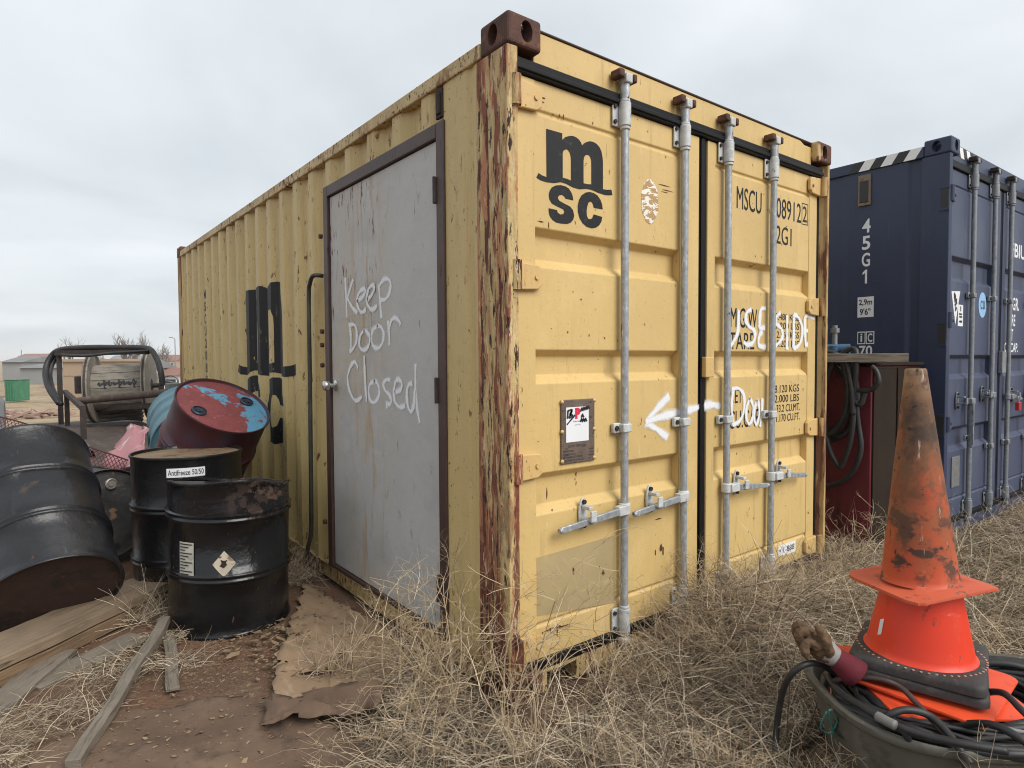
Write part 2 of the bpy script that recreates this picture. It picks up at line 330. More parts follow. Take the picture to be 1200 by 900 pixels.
KEEP=[[(1.502,1.782),(1.493,1.678),(1.485,1.568)],[(1.4,1.762),(1.462,1.685),(1.482,1.662)],[(1.463,1.66),(1.405,1.612),(1.348,1.581)],[(1.346,1.642),(1.278,1.66),(1.244,1.685),(1.259,1.701),(1.31,1.691),(1.345,1.656),(1.336,1.612),(1.292,1.581),(1.241,1.592)],[(1.218,1.641),(1.17,1.66),(1.138,1.69),(1.158,1.71),(1.201,1.695),(1.224,1.651),(1.214,1.613),(1.162,1.586),(1.11,1.601)],[(1.091,1.703),(1.079,1.626),(1.065,1.54)],[(1.083,1.698),(1.036,1.725),(0.988,1.724),(0.96,1.695),(0.98,1.649),(1.025,1.626),(1.069,1.629)],[(1.448,1.522),(1.434,1.457),(1.437,1.384)],[(1.456,1.522),(1.385,1.519),(1.356,1.484),(1.365,1.426),(1.413,1.388),(1.449,1.379)],[(1.262,1.485),(1.311,1.458),(1.326,1.416),(1.298,1.386),(1.247,1.385),(1.203,1.413),(1.202,1.454),(1.24,1.481),(1.266,1.482)],[(1.109,1.501),(1.165,1.481),(1.181,1.435),(1.157,1.398),(1.1,1.39),(1.055,1.418),(1.044,1.462),(1.073,1.495),(1.113,1.5)],[(0.993,1.518),(0.982,1.46),(0.981,1.403)],[(0.985,1.478),(0.955,1.52),(0.918,1.531),(0.881,1.516),(0.864,1.498)],[(1.347,1.291),(1.392,1.32),(1.447,1.29),(1.483,1.235),(1.468,1.171),(1.41,1.119),(1.364,1.111),(1.306,1.133)],[(1.266,1.348),(1.259,1.225),(1.245,1.112)],[(1.152,1.223),(1.206,1.203),(1.224,1.16),(1.204,1.119),(1.156,1.112),(1.107,1.146),(1.102,1.187),(1.132,1.218),(1.156,1.223)],[(0.978,1.231),(1.021,1.23),(1.051,1.207),(1.032,1.176),(0.994,1.16),(0.969,1.134),(0.985,1.111),(1.024,1.114)],[(1.014,1.114),(1.015,1.092)],[(0.927,1.171),(0.871,1.186),(0.856,1.216),(0.888,1.235),(0.922,1.219),(0.936,1.171),(0.928,1.127),(0.883,1.103),(0.829,1.111)],[(0.757,1.219),(0.791,1.21),(0.806,1.167),(0.799,1.116),(0.772,1.088),(0.742,1.119),(0.732,1.186)],[(0.726,1.306),(0.728,1.203),(0.717,1.112),(0.693,1.044)]]
USE=[[(1.436,1.567),(1.436,1.493),(1.446,1.423),(1.469,1.397),(1.499,1.42),(1.533,1.469),(1.539,1.575)],[(1.651,1.585),(1.615,1.57),(1.603,1.534),(1.632,1.498),(1.681,1.477),(1.694,1.446),(1.674,1.413),(1.625,1.399),(1.589,1.412)],[(1.792,1.598),(1.746,1.587),(1.735,1.501),(1.739,1.488)],[(1.739,1.488),(1.785,1.494)],[(1.756,1.474),(1.727,1.437),(1.732,1.396),(1.796,1.389)],[(1.946,1.579),(1.911,1.559),(1.902,1.525),(1.957,1.494),(1.976,1.456),(1.949,1.422),(1.905,1.398)],[(2.019,1.568),(2.022,1.379)],[(2.094,1.575),(2.094,1.385)],[(2.094,1.575),(2.142,1.563),(2.188,1.505),(2.179,1.435),(2.137,1.395),(2.094,1.385)],[(2.326,1.564),(2.225,1.571),(2.217,1.491),(2.229,1.401)],[(2.222,1.486),(2.328,1.493)],[(2.229,1.401),(2.335,1.43)]]
ARROW=[[(0.97,1.151),(0.892,1.101),(0.813,1.043)],[(0.813,1.038),(0.877,1.008),(0.959,0.962)],[(0.813,1.043),(0.909,1.058),(1.025,1.073),(1.077,1.075),(1.139,1.083),(1.189,1.089)],[(1.249,1.094),(1.296,1.098),(1.378,1.085)],[(1.497,1.171),(1.483,1.083),(1.495,0.982)],[(1.482,1.169),(1.544,1.17),(1.592,1.132),(1.593,1.054),(1.557,1.002),(1.495,0.982)],[(1.651,1.118),(1.62,1.071),(1.615,1.016),(1.643,0.978),(1.675,1.007),(1.68,1.068),(1.651,1.115)],[(1.718,1.103),(1.694,1.055),(1.692,1.0),(1.714,0.973),(1.736,1.009),(1.738,1.065),(1.718,1.103)],[(1.768,1.107),(1.764,1.032),(1.748,0.959)]]

# ------------------------------------------------------------------ ground
def sstep(a, b, x):
    t = min(1, max(0, (x-a)/(b-a))); return t*t*(3-2*t)
def gz(x, y):
    d = math.hypot(x, y)
    n = .018*hnoise(x*1.3, y*1.3)+.007*hnoise(x*5, y*5)
    n *= 1-sstep(14, 40, d)
    far = -1.55*sstep(11, 46, y)
    keep = 1-.8*(sstep(-.25, 0, x)*sstep(2.7, 2.4, x)*sstep(-.2, 0, y)*sstep(6.3, 6.1, y))
    hills = 0
    if d > 300: hills = 7*sstep(300, 900, d)*(.55+.45*math.sin(math.atan2(y, x)*9+1)) if y > 0 else 0
    return n*keep-.012+far+hills
M['ground'] = mat('dry_dirt_ground', (.125, .072, .043), .95, var=.25, vscale=1.1, layers=[
    ((.165, .076, .040), 2.3, .48, .14, None, .95), ((.19, .135, .085), 9, .56, .1, None, .95),
    ((.36, .275, .165), .35, .36, .16, None, .95, {'ax': 1, 'z': (5, 13)}), ((.25, .17, .10), 1.2, .52, .12, None, .95, {'ax': 1, 'z': (5, 13)}),
    ((.055, .034, .022), 26, .60, .07, None, .95), ((.30, .225, .14), 55, .64, .05, None, .95)], bump=(45, .8, .014), bump2=(6, .6, .04))
def axis(lo, hi, step, far):
    a = list(np.arange(lo, hi+1e-6, step)); x = hi; s = step
    while x < far: s *= 1.22; x += s; a.append(x)
    x = lo; s = step
    while x > -far: s *= 1.22; x -= s; a.insert(0, x)
    return a
gx, gy = axis(-3, 5, .06, 2200), axis(-2.4, 4.5, .06, 2200)
gb = MB(); gb.v = [(x, y, gz(x, y)) for y in gy for x in gx]; nx = len(gx)
gb.f = [(j*nx+i, j*nx+i+1, (j+1)*nx+i+1, (j+1)*nx+i) for j in range(len(gy)-1) for i in range(nx-1)]
tag(gb.build('ground', 'ground', smooth='all', fix=False), kind='structure')

# ------------------------------------------------------------------ shipping containers
def casting_mesh():
    def bx():
        mb = MB().box((0, 0, 0), (.162, .178, .118)); o = mb.build('t', 'rust', bevel=.014, seg=3); return o
    a = bx(); me0 = bake(a); bpy.data.objects.remove(a); a = link_mesh('t', me0, None)
    cut = MB()
    def oval(cx, cz, w_, h_, n=20):
        return [(cx+w_*math.cos(2*math.pi*i/n), cz+h_*math.sin(2*math.pi*i/n)) for i in range(n)]
    cut.prism(oval(.088, .06, .028, .040), lambda u, v, d: (u, -.02+d, v), .11)
    cut.prism(oval(.095, .06, .030, .040), lambda u, v, d: (-.02+d, u, v), .09)
    cut.prism(oval(.09, .088, .03, .055), lambda u, v, d: (u, v, .09+d), .1)
    c = cut.build('c', 'rust'); mo = a.modifiers.new('b', 'BOOLEAN'); mo.object = c; mo.operation = 'DIFFERENCE'; mo.solver = 'EXACT'; mo.use_self = True
    me = bake(a); bpy.data.objects.remove(a); bpy.data.objects.remove(c); return me
CAST = casting_mesh()
def casting(parent, m, x, y, z, sx, sy, flipz=False, label=None):
    me = CAST.copy(); o = link_mesh('corner_casting', me, m, parent)
    o.location = (x, y, z); o.scale = (sx, sy, -1 if flipz else 1); return o
PITCH = .278
def corr_profile(y0, y1, phase, depth=.036, x_out=.012):
    """break points of the corrugated side as (y, x)"""
    seg = [(0, 0), (.072, 0), (.140, 1), (.210, 1), (.278, 0)]
    def xa(y):
        t = (y-phase) % PITCH
        for (a, va), (b, vb) in zip(seg, seg[1:]):
            if a <= t <= b: return x_out+depth*(va+(vb-va)*(t-a)/(b-a))
        return x_out
    ys = {round(y0, 4), round(y1, 4)}; k = math.floor((y0-phase)/PITCH)-1
    while phase+k*PITCH < y1+PITCH:
        for a, _ in seg[:-1]:
            y = phase+k*PITCH+a
            if y0 < y < y1: ys.add(round(y, 4))
        k += 1
    return sorted(ys), xa
def corr_panel(mb, y0, y1, z0, z1, phase, x_out=.012, flip=None):
    ys, xa = corr_profile(y0, y1, phase, x_out=x_out)
    vs = []; fs = []
    for y in ys:
        x = xa(y); x = x if flip is None else flip-x
        vs += [(x, y, z0), (x, y, z1)]
    for i in range(len(ys)-1): fs.append((2*i, 2*i+2, 2*i+3, 2*i+1))
    mb.add(vs, fs)
W_ = 2.438
def door_leaf(root, x0, x1, px0, px1, top, bot, bands, m, yf=.04):
    mb = MB()
    mb.box((x0, yf, bot), (px0, yf+.05, top)); mb.box((px1, yf, bot), (x1, yf+.05, top))
    prof = [(top, yf+.004)]
    grooves = [top-.115, bot+.135]
    evs = [('g', z) for z in grooves]+[('b', b) for b in bands]
    evs.sort(key=lambda e: -(e[1] if e[0] == 'g' else e[1][0]))
    for k, b in evs:
        if k == 'g': prof += [(b+.010, yf+.004), (b+.004, yf+.012), (b-.004, yf+.012), (b-.012, yf+.004)]
        else: prof += [(b[0]+.014, yf+.004), (b[0]-.012, yf+.040), (b[1]+.026, yf+.040), (b[1]-.006, yf+.004)]
    prof += [(bot, yf+.004)]
    vs = []; fs = []
    for z, y in prof: vs += [(px0+.0005, y, z), (px1-.0005, y, z)]
    for i in range(len(prof)-1): fs.append((2*i, 2*i+1, 2*i+3, 2*i+2))
    mb.add(vs, fs); mb.box((x0+.01, yf+.052, bot+.01), (x1-.01, yf+.07, top-.01))
    return mb.build('door_leaf', m, root, bevel=.004)
def lock_bar(leaf, x, z0, z1, side, zh, hl, rx, mid, mset, droop=.03, yb=.012, hook=False):
    gm, fm, km = mset
    b = MB().tube([(x, yb, z0), (x, yb, z1-.10)], .0170, 16)
    b.tube([(x, yb, z1-.10), (x, yb, z1-.03)], .021, 14).tube([(x, yb, z0+.16), (x, yb, z0+.165)], .0215, 14)
    b.build('locking_bar', gm, leaf, smooth=True)
    for zc, h in ((z1-.16, .10), (z0+.105, .105)):
        c = MB().box((x-.055, .030, zc-h/2), (x+.036, .0385, zc+h/2))
        c.tube([(x, yb, zc-h/2), (x, yb, zc+h/2)], .026, 14); c.tube([(x, yb, zc-h/2-.014), (x, yb, zc-h/2)], .0225, 14); c.tube([(x, yb, zc+h/2), (x, yb, zc+h/2+.012)], .0225, 14)
        br = c.build('bar_bracket', fm, leaf, smooth=50, bevel=.003)
        for zz in (zc-h*.32, zc+h*.32):
            for bx_, br_ in ((x-.043, .0085), (x+.030, .007)): MB().tube([(bx_, .030, zz), (bx_, .022, zz)], br_, 10).build('bolt', 'bolt', br, smooth=True)
    # cam ends and keepers
    c = MB().box((x-.020, yb-.028, z1-.035), (x+.020, yb+.018, z1+.006)); c.box((x-.026, yb-.018, z1-.014), (x+.026, yb+.028, z1+.012))
    c.build('cam_head', fm, leaf, bevel=.006, smooth=30)
    MB().box((x-.062, yb-.030, z1-.022), (x-.030, yb+.028, z1+.014)).build('cam_keeper', km, leaf, bevel=.007, smooth=30); MB().box((x+.030, yb-.026, z1-.024), (x+.052, yb+.028, z1+.012)).build('cam_keeper', km, leaf, bevel=.007, smooth=30)
    c = MB().box((x-.022, yb-.02, z0-.004), (x+.022, yb+.022, z0+.03)); c.build('cam_head', fm, leaf, bevel=.006, smooth=30)
    for zc in mid:
        c = MB().box((x-.058, .018, zc-.022), (x+.042, .0385, zc+.022)); c.box((x-.026, -.009, zc-.019), (x+.026, .018, zc+.019))
        br = c.build('bar_bracket', fm, leaf, bevel=.005, smooth=30)
        MB().tube([(x-.043, .018, zc), (x-.043, .012, zc)], .011, 10).build('bolt', 'bolt', br, smooth=True)
    # handle: hub on the bar, flat lever, retainer plate with catch
    s = side
    h = MB().box((min(x, x+s*.07), yb-.036, zh-.021), (max(x, x+s*.07), yb-.004, zh+.021)); h.tube([(x, yb, zh-.024), (x, yb, zh+.024)], .026, 14)
    hd = h.build('handle_hub', fm, leaf, bevel=.004, smooth=40)
    p0 = Vector((x+s*.05, yb-.026, zh)); p1 = Vector((x+s*hl, yb-.016, zh-droop))
    if hook: p1 = Vector((x+s*.05, yb-.03, zh-hl))
    h = MB(); q = p0.lerp(p1, .55); h.bar(p0, q, .016, .030); h.bar(q, p1, .013, .026)
    h.tube([p1+(p0-p1)*.02, p1+(p0-p1)*-.03], .012, 8)
    h.build('handle', gm, leaf, bevel=.003, smooth=40)
    n = 14; pl = [(.024*math.cos(a), .066*math.sin(a) if abs(math.sin(a)) < .99 else .066*math.sin(a)) for a in [2*math.pi*i/n for i in range(n)]]
    c = MB().prism([(rx+u, zh+.01+v) for u, v in pl], lambda u, v, d: (u, .030+d, v), .009)
    rp = c.build('handle_retainer', fm, leaf, bevel=.002)
    c = MB().box((rx-.016, yb-.046, zh-.016), (rx+.016, .030, zh-.004)).box((rx-.016, yb-.046, zh-.010), (rx+.016, yb-.036, zh+.030)).box((rx-.013, yb-.030, zh+.03), (rx+.013, .030, zh+.045))
    c.build('catch', fm, rp, bevel=.003)
    for zz in (zh+.058, zh-.040): MB().tube([(rx, .030, zz), (rx, .020, zz)], .0095, 10).build('bolt', 'bolt', rp, smooth=True)
def hinges(leaf, xe, s, zs, m, pm, yf=.04):
    """xe: door edge, s: +1 when the door lies to the right of the edge"""
    for z in zs:
        b = MB().prism([(xe+s*.118, z-.028), (xe+s*.118, z+.030), (xe+s*.098, z+.046), (xe-s*.004, z+.052), (xe-s*.004, z-.052), (xe+s*.09, z-.046)], lambda u, v, d: (u, yf-.020+d, v), .0195)
        h = b.build('hinge', m, leaf, bevel=.004)
        MB().tube([(xe-s*.020, yf-.030, z-.055), (xe-s*.020, yf-.030, z+.055)], .020, 12).build('hinge_pin', pm, h, smooth=True)
        MB().tube([(xe+s*.085, yf-.021, z), (xe+s*.085, yf-.026, z)], .010, 10).build('bolt', m, h, smooth=True)

def yellow_container():
    H, L = 2.591, 6.058
    t = thing('shipping_container', 'weathered yellow steel shipping container with grey walk-in side door and silver locking bars', 'shipping container')
    for x, sx, nearm in ((0, 1, 'rust'), (W_, -1, 'rust_yel')):
        for y, sy in ((0, 1), (L, -1)):
            for z, fz in ((H-.118, 0), (.118, 1)):
                casting(t, nearm if y == 0 else 'rust_yel', x, y, z if not fz else .118, sx, sy, fz)
    # posts
    p = MB().prism([(.004, .010), (.050, .006), (.056, .030), (.056, .075), (.075, .075), (.075, .19), (.004, .19)], lambda u, v, d: (u, v, .112+d), 2.361)
    p.box((.006, .19, .118), (.016, .212, 2.473)); p.build('corner_post', 'post', t, bevel=.005)
    p = MB().prism([(W_-.004, .010), (W_-.030, .008), (W_-.034, .030), (W_-.05, .06), (W_-.05, .19), (W_-.004, .19)], lambda u, v, d: (u, v, .112+d), 2.361); p.build('corner_post', 'rust_post2', t, bevel=.004)
    for x0 in (.004, W_-.084): MB().box((x0, L-.17, .112), (x0+.08, L-.006, H-.112)).build('corner_post', 'rust_post2' if x0 < 1 else 'yellow_side', t, bevel=.006)
    # rails
    MB().box((.0, .178, 2.476), (.06, L-.178, 2.536)).build('top_side_rail', 'yellow_rail', t, bevel=.006)
    MB().box((W_-.06, .178, 2.476), (W_, L-.178, 2.536)).build('top_side_rail', 'yellow_rail', t, bevel=.006)
    for xx in (.026, W_-.075):
        MB().box((xx, .178, .012), (xx+.049, L-.178, .106)).box((xx-.016, .178, .100), (xx+.02, L-.178, .113)).build('bottom_side_rail', 'yellow_rail', t, bevel=.004)
    hd = MB().prism([(.158, 2.452), (2.282, 2.452), (2.282, 2.560), (2.20, 2.560), (2.15, 2.578), (.25, 2.578), (.21, 2.578), (.158, 2.578)], lambda u, v, d: (u, .046+d, v), .07).build('door_header', 'yellow', t, bevel=.004)
    MB().box((.155, .040, 2.5785), (2.285, .118, 2.5865)).build('header_lip', 'brown_frame', hd, bevel=.003)
    si = MB()
    for a, b, z0, z1 in ((.155, .205, .0, .10), (.205, .365, .075, .10), (.365, 1.95, .0, .10), (1.95, 2.11, .075, .1), (2.11, 2.283, .0, .10)): si.box((a, .030, z0+.008), (b, .10, z1))
    si.build('door_sill', 'yellow_rail', t, bevel=.004)
    MB().box((.10, .20, 2.530), (W_-.10, L-.1, 2.545)).build('roof', 'yellow_side', t)
    MB().box((.09, .11, .09), (W_-.09, L-.09, .12)).build('floor', 'brown_frame', t)
    # corrugated sides
    PH = .292; ya, yb_ = .212, L-.17
    DY0, DY1, DZ0, DZ1 = .445, 1.772, .112, 2.330
    s = MB(); fv = []
    for y, x in ((ya, .012), (.232, .012), (.250, .018), (.268, .018), (.286, .010), (DY0+.01, .010)): fv += [(x, y, .106), (x, y, 2.480)]
    s.add(fv, [(2*i, 2*i+2, 2*i+3, 2*i+1) for i in range(5)]); corr_panel(s, DY0+.01, DY1-.01, DZ1-.01, 2.480, PH); corr_panel(s, DY1-.01, yb_, .106, 2.480, PH)
    sd_ = s.build('side_panel', 'yellow_side', t, bevel=.009, seg=3)
    s = MB(); corr_panel(s, ya, yb_, .106, 2.480, PH, flip=W_); s.build('side_panel', 'yellow_side', t, bevel=.008)
    MB().box((.08, L-.06, .11), (W_-.08, L-.03, H-.11)).build('end_panel', 'yellow_side', t)
    # big side logo, folded over the corrugations
    lx0, lx1 = .167, .591; kx = (3.70-2.385)/(lx1-lx0); lz1 = 2.223; lz0 = 1.859; kz = (1.89-.70)/(lz1-lz0)
    Y_ = lambda u: 3.70-(u-lx0)*kx
    Z_ = lambda v: .70+(v-lz0)*kz
    ys, xa = corr_profile(2.3, 3.8, PH)
    mb = MB()
    for loops in ([LOGO[0], LOGO[1], LOGO[2]], [LOGO[3]], [LOGO[4]]):
        flat, tris = tri2d([[(Y_(u), Z_(v)) for u, v in lp] for lp in loops])
        for tr in tris:
            poly0 = [flat[i] for i in tr]
            for a, b in zip(ys, ys[1:]):
                poly = poly0
                for lim, sg in ((a, 1), (b, -1)):
                    res = []
                    for i in range(len(poly)):
                        P, Q = poly[i-1], poly[i]; dp, dq = sg*(P[0]-lim), sg*(Q[0]-lim)
                        if (dp >= 0) != (dq >= 0):
                            k = dp/(dp-dq); res.append((P[0]+(Q[0]-P[0])*k, P[1]+(Q[1]-P[1])*k))
                        if dq >= 0: res.append(Q)
                    poly = res
                    if len(poly) < 3: break
                if len(poly) >= 3: mb.add([(xa(y)-.0016, y, z) for y, z in poly], [tuple(range(len(poly)))])
    mb.build('painted_logo', 'black_print_side', sd_, fix=False)
    # vertical container number far along the side
    for i, ch in enumerate('MSCU2089122'):
        zz = 1.93-i*.118
        P, F = text2d(ch, 0, .062, 0, .09, .02); MB().add([(.0085, 4.84-u, zz+v) for u, v in P], F).build('painted_lettering', 'black_print_side', sd_, fix=False)
    # conduit
    path = [(.02, 1.835, 1.83), (-.012, 1.84, 1.832), (-.030, 1.87, 1.828), (-.032, 1.91, 1.79), (-.028, 1.945, 1.70), (-.026, 1.955, 1.2), (-.028, 1.96, .6), (-.024, 1.985, .28), (-.03, 2.03, .16), (-.02, 2.06, .10), (-.03, 2.08, .02)]
    MB().tube(smooth_path(path), .013, 10).build('conduit', 'pipe', sd_, smooth=True)
    for yy, zz in ((1.825, 2.06), (1.825, 1.50), (1.83, 1.42), (1.83, 1.30), (1.83, .36)): MB().tube([(.014, yy, zz), (-.004, yy, zz)], .014, 10).build('bolt', 'rust', sd_, smooth=True)
    mb = MB(); mb.box((.018, .455, 2.345), (.004, .512, 2.465)); mb.box((.012, .47, 2.36), (-.004, .50, 2.45)); mb.build('vent_stub', 'bolt', sd_, bevel=.004)
    # walk-in door: frame, leaf, knob, hinges, writing
    fr = MB(); J = .062
    fr.box((.0, DY0, DZ0), (.055, DY0+J, DZ1)); fr.box((.0, DY1-J, DZ0), (.055, DY1, DZ1)); fr.box((-.0005, DY0+J, DZ1-J), (.055, DY1-J, DZ1-.0005)); fr.box((.002, DY0+J, DZ0), (.055, DY1-J, DZ0+.022))
    fr = fr.build('door_frame', 'brown_frame', t, bevel=.004)
    lf = MB().box((.016, DY0+J+.004, DZ0+.026), (.050, DY1-J-.004, DZ1-J-.004)).build('walk_in_door', 'grey_door', t, bevel=.003)
    kz_, ky = 1.185, 1.655
    mtx = Matrix.Translation((.016, ky, kz_)) @ Matrix.Rotation(R_(-90), 4, 'Y')
    MB().lathe([(.001, .0), (.032, .0), (.032, .006), (.022, .010), (.013, .014), (.012, .034), (.022, .040), (.030, .052), (.031, .064), (.026, .074), (.001, .077)], 24, mtx).build('door_knob', 'steel', lf, smooth=50)
    for z in (2.05, 1.195, .33): MB().box((-.006, DY0+J-.004, z-.055), (.015, DY0+J+.020, z+.055)).tube([(-.006, DY0+J+.004, z-.056), (-.006, DY0+J+.004, z+.056)], .008, 8).build('door_hinge', 'door_hinge', lf, bevel=.002)
    strokes('sprayed_lettering', KEEP, .017, lambda u, v, d: (.0154-d, u, v), lf)
    # cargo doors
    bands = [(1.822, 1.690), (1.350, 1.238), (.865, .720)]
    TOP, BOT = 2.392, .142
    dl = door_leaf(t, .064, 1.193, .160, 1.042, TOP, BOT, bands, 'yellow')
    dr = door_leaf(t, 1.262, 2.345, 1.326, 2.256, TOP, BOT, bands, 'yellow')
    MB().box((.058, .026, 2.396), (2.382, .060, 2.450)).box((.058, .018, 2.405), (2.382, .026, 2.425)).build('gasket', 'gasket', t, bevel=.008)
    MB().box((1.1935, .048, BOT), (1.2615, .075, 2.3955)).box((1.212, .040, BOT), (1.243, .048, 2.395)).build('gasket', 'gasket', t, bevel=.005)
    MB().box((2.3455, .046, BOT), (2.384, .07, 2.3955)).build('gasket', 'gasket', t, bevel=.004)
    MB().box((.062, .024, .101), (2.346, .06, .1415)).build('gasket', 'gasket', t, bevel=.006)
    ms_ = ('galv', 'galv_white', 'rust')
    lock_bar(dl, .634, .085, 2.520, -1, .680, .385, .405, [1.030], ms_)
    lock_bar(dl, 1.045, .085, 2.515, -1, .680, .36, .825, [1.030], ms_)
    lock_bar(dr, 1.394, .085, 2.510, 1, .672, .36, 1.515, [1.02], ms_)
    lock_bar(dr, 1.816, .085, 2.505, 1, .682, .34, 1.93, [1.022], ms_)
    hz = (2.315, 1.640, .915, .205)
    hinges(dl, .064, 1, hz, 'yellow_hinge', 'post'); hinges(dr, 2.345, -1, (2.335, 1.63, .915, .205), 'yellow_hinge', 'rust_post2')
    # small straight blade hinges on the far post
    MB().box((1.218, .012, 1.235), (1.285, .0395, 1.335)).build('overlap_block', 'yellow_hinge', dr, bevel=.004)
    F = lambda u, v, d=0: (u, .0425-d, v)
    mb = MB()
    for loops in ([LOGO[0], LOGO[1], LOGO[2]], [LOGO[3]], [LOGO[4]]):
        fl, tr = tri2d(loops); mb.add([F(u, v) for u, v in fl], tr)
    mb.build('painted_logo', 'black_print', dl, fix=False)
    flat_text('painted_lettering', [('MSCU', 1.515, 1.748, 2.100, 2.214), ('208912', 1.845, 2.165, 2.105, 2.215), ('2', 2.185, 2.232, 2.118, 2.208), ('22G1', 1.845, 2.062, 1.962, 2.062)], lambda u, v: F(u, v), 'black_print', dr, 0)
    b = MB()
    for q in ((2.174, 2.102, 2.178, 2.224), (2.240, 2.102, 2.244, 2.224), (2.178, 2.102, 2.240, 2.106), (2.178, 2.220, 2.240, 2.224)): b.add([F(q[0], q[1]), F(q[2], q[1]), F(q[2], q[3]), F(q[0], q[3])], [(0, 1, 2, 3)])
    b.build('check_digit_box', 'black_print', dr, fix=False)
    it = [('M.G.W', 1.468, 1.715, 1.488, 1.590), ('TARE', 1.462, 1.690, 1.376, 1.462), ('NET', 1.462, 1.580, 1.095, 1.168), ('CU.CAP.', 1.462, 1.760, .962, 1.055)]
    y = 1.578
    for a in ('30.480 KGS', '67.200 LBS', '2.360 KGS', '5.200 LBS'): it.append((a, 1.87 if a[1] != '.' else 1.915, 2.158, y-.037, y)); y -= .050
    y = 1.176
    for a in ('28.120 KGS', '62.000 LBS', '33.2 CU.MT.', '1.170 CU.FT.'): it.append((a, 1.868 if 'CU' not in a else 1.92, 2.178 if 'CU' in a else 2.165, y-.042, y)); y -= .055
    flat_text('painted_lettering', it, lambda u, v: F(u, v), 'black_print', dr, 0)
    strokes('sprayed_lettering', USE, .0185, lambda u, v, d: F(u, v, d+.0006), dr)
    strokes('sprayed_lettering', ARROW[4:], .0155, lambda u, v, d: F(u, v, d+.0006), dr); strokes('sprayed_arrow', ARROW[3:4], .030, lambda u, v, d: (u, .0385-d, v) if u < 1.326 else F(u, v, d+.0006), dr)
    strokes('sprayed_arrow', ARROW[:3], .026, lambda u, v, d: (u, .0385-d if u > 1.042 else .0425-d, v), dl)
    # plate with the stuck-on notice
    pl = MB().box((.288, .035, .903), (.476, .0425, 1.163)).build('data_plate', 'placard', dl, bevel=.003)
    rv = MB()
    for x in (.291, .473):
        for z in (.915, 1.035, 1.155): rv.lathe([(.0085, 0), (.007, .005), (.001, .007)], 10, Matrix.Translation((x, .035, z)) @ Matrix.Rotation(R_(90), 4, 'X'))
    rv.build('rivet', 'yellow_hinge', pl, smooth=60)
    Pp = lambda u, v, d=0: (u, .0338-d, v)
    MB().box((.313, .0342, .990), (.440, .0348, 1.132)).build('paper_notice', 'paper', pl)
    flat_text('printed_letter', [('P', .362, .392, 1.083, 1.128)], lambda u, v: Pp(u, v), 'red_ink', pl, .09)
    scr = [[(.322, 1.118), (.320, 1.088)], [(.324, 1.118), (.346, 1.122), (.334, 1.104), (.350, 1.098), (.330, 1.090), (.345, 1.118)], [(.318, 1.064), (.36, 1.098)]]
    for z, x0, x1 in ((1.118, .394, .452), (1.094, .398, .418), (1.076, .392, .440)):
        k = int((x1-x0)/.006); scr.append([(x0+i*.006, z+(.006 if i % 2 else -.005)+.0012*i*(1 if z > 1.1 else 0)) for i in range(k)])
    strokes('handwritten_lettering', scr, .0042, lambda u, v, d: Pp(u, v, d*.3), pl, 'ink')
    flat_text('printed_lettering', [('Product Info', .352, .388, 1.070, 1.077), ('LOT #', .362, .392, 1.056, 1.062)], lambda u, v: Pp(u, v), 'ink', pl, 0)
    flat_text('stamped_lettering', [('SAFETY APPROVAL', .325, .425, .968, .978), ('MANUFACTURED', .298, .355, .950, .958), ('IDENTIFICATION NO', .298, .365, .937, .945), ('MAXIMUM GROSS MASS', .298, .405, .925, .933), ('ALLOWABLE STACKING LOAD', .298, .415, .912, .920), ('30480', .44, .468, .95, .958), ('67200', .44, .468, .937, .945), ('86400', .44, .468, .925, .933)], lambda u, v: Pp(u, v, -.0008), 'ink', pl, .01)
    MB().prism([(.163, .315), (.606, .262), (.606, .560), (.163, .548)], lambda u, v, d: (u, .0428+d, v), .0008).build('overpainted_patch', 'patch', dl)
    n = 40; MB().prism([(.834+.058*math.cos(2*math.pi*i/n)*(1+.06*math.sin(5*i)), 2.032+.100*math.sin(2*math.pi*i/n)) for i in range(n)], lambda u, v, d: (u, .0428+d, v), .0008).build('worn_sticker', 'oval', dl)
    MB().box((1.955, .0422, .196), (2.145, .0432, .262)).build('white_sticker', 'paper', dr)
    flat_text('printed_lettering', [('• 1-888', 1.965, 2.13, .212, .246)], lambda u, v: F(u, v, .0008), 'ink', dr, .01)
    # rust scars scraped into the left leaf
    M['rust_scar'] = M.get('rust_scar') or mat('rust_scar', RUST, .9, var=.4, vscale=40)
    rr = random.Random(3); mb = MB()
    def scar(x, z, w_, h_):
        n = 9; pts = [(x+w_*math.cos(2*math.pi*i/n)*rr.uniform(.5, 1.1), z+h_*math.sin(2*math.pi*i/n)*rr.uniform(.5, 1.1)) for i in range(n)]
        mb.add([F(u, v, .0004) for u, v in pts], [tuple(range(n))])
    for q in ((.25, .245, .06, .006), (.27, .235, .004, .03), (.30, .240, .035, .004), (.235, .232, .003, .025), (.36, .452, .006, .03), (.92, .445, .012, .02), (.935, .43, .006, .03), (.88, .43, .005, .02), (.205, 2.335, .012, .003), (.185, 2.325, .003, .018), (.198, 2.318, .014, .003), (.29, 2.285, .003, .012), (.31, 2.285, .003, .014), (.19, 1.86, .02, .003), (.23, 1.852, .003, .018), (.93, 2.12, .05, .002), (.96, 2.10, .045, .002), (.94, 2.09, .03, .0016), (.90, .585, .03, .004), (.215, .795, .004, .03)): scar(*q)
    for i in range(46): scar(rr.uniform(.17, 1.03), rr.choice([rr.uniform(1.85, 2.38), rr.uniform(1.38, 1.66), rr.uniform(.9, 1.2), rr.uniform(.2, .68)]), rr.uniform(.0015, .004), rr.uniform(.002, .008))
    mb.build('rust_chips', 'rust_scar', dl, fix=False)['kind'] = 'stuff'
    mb = MB()
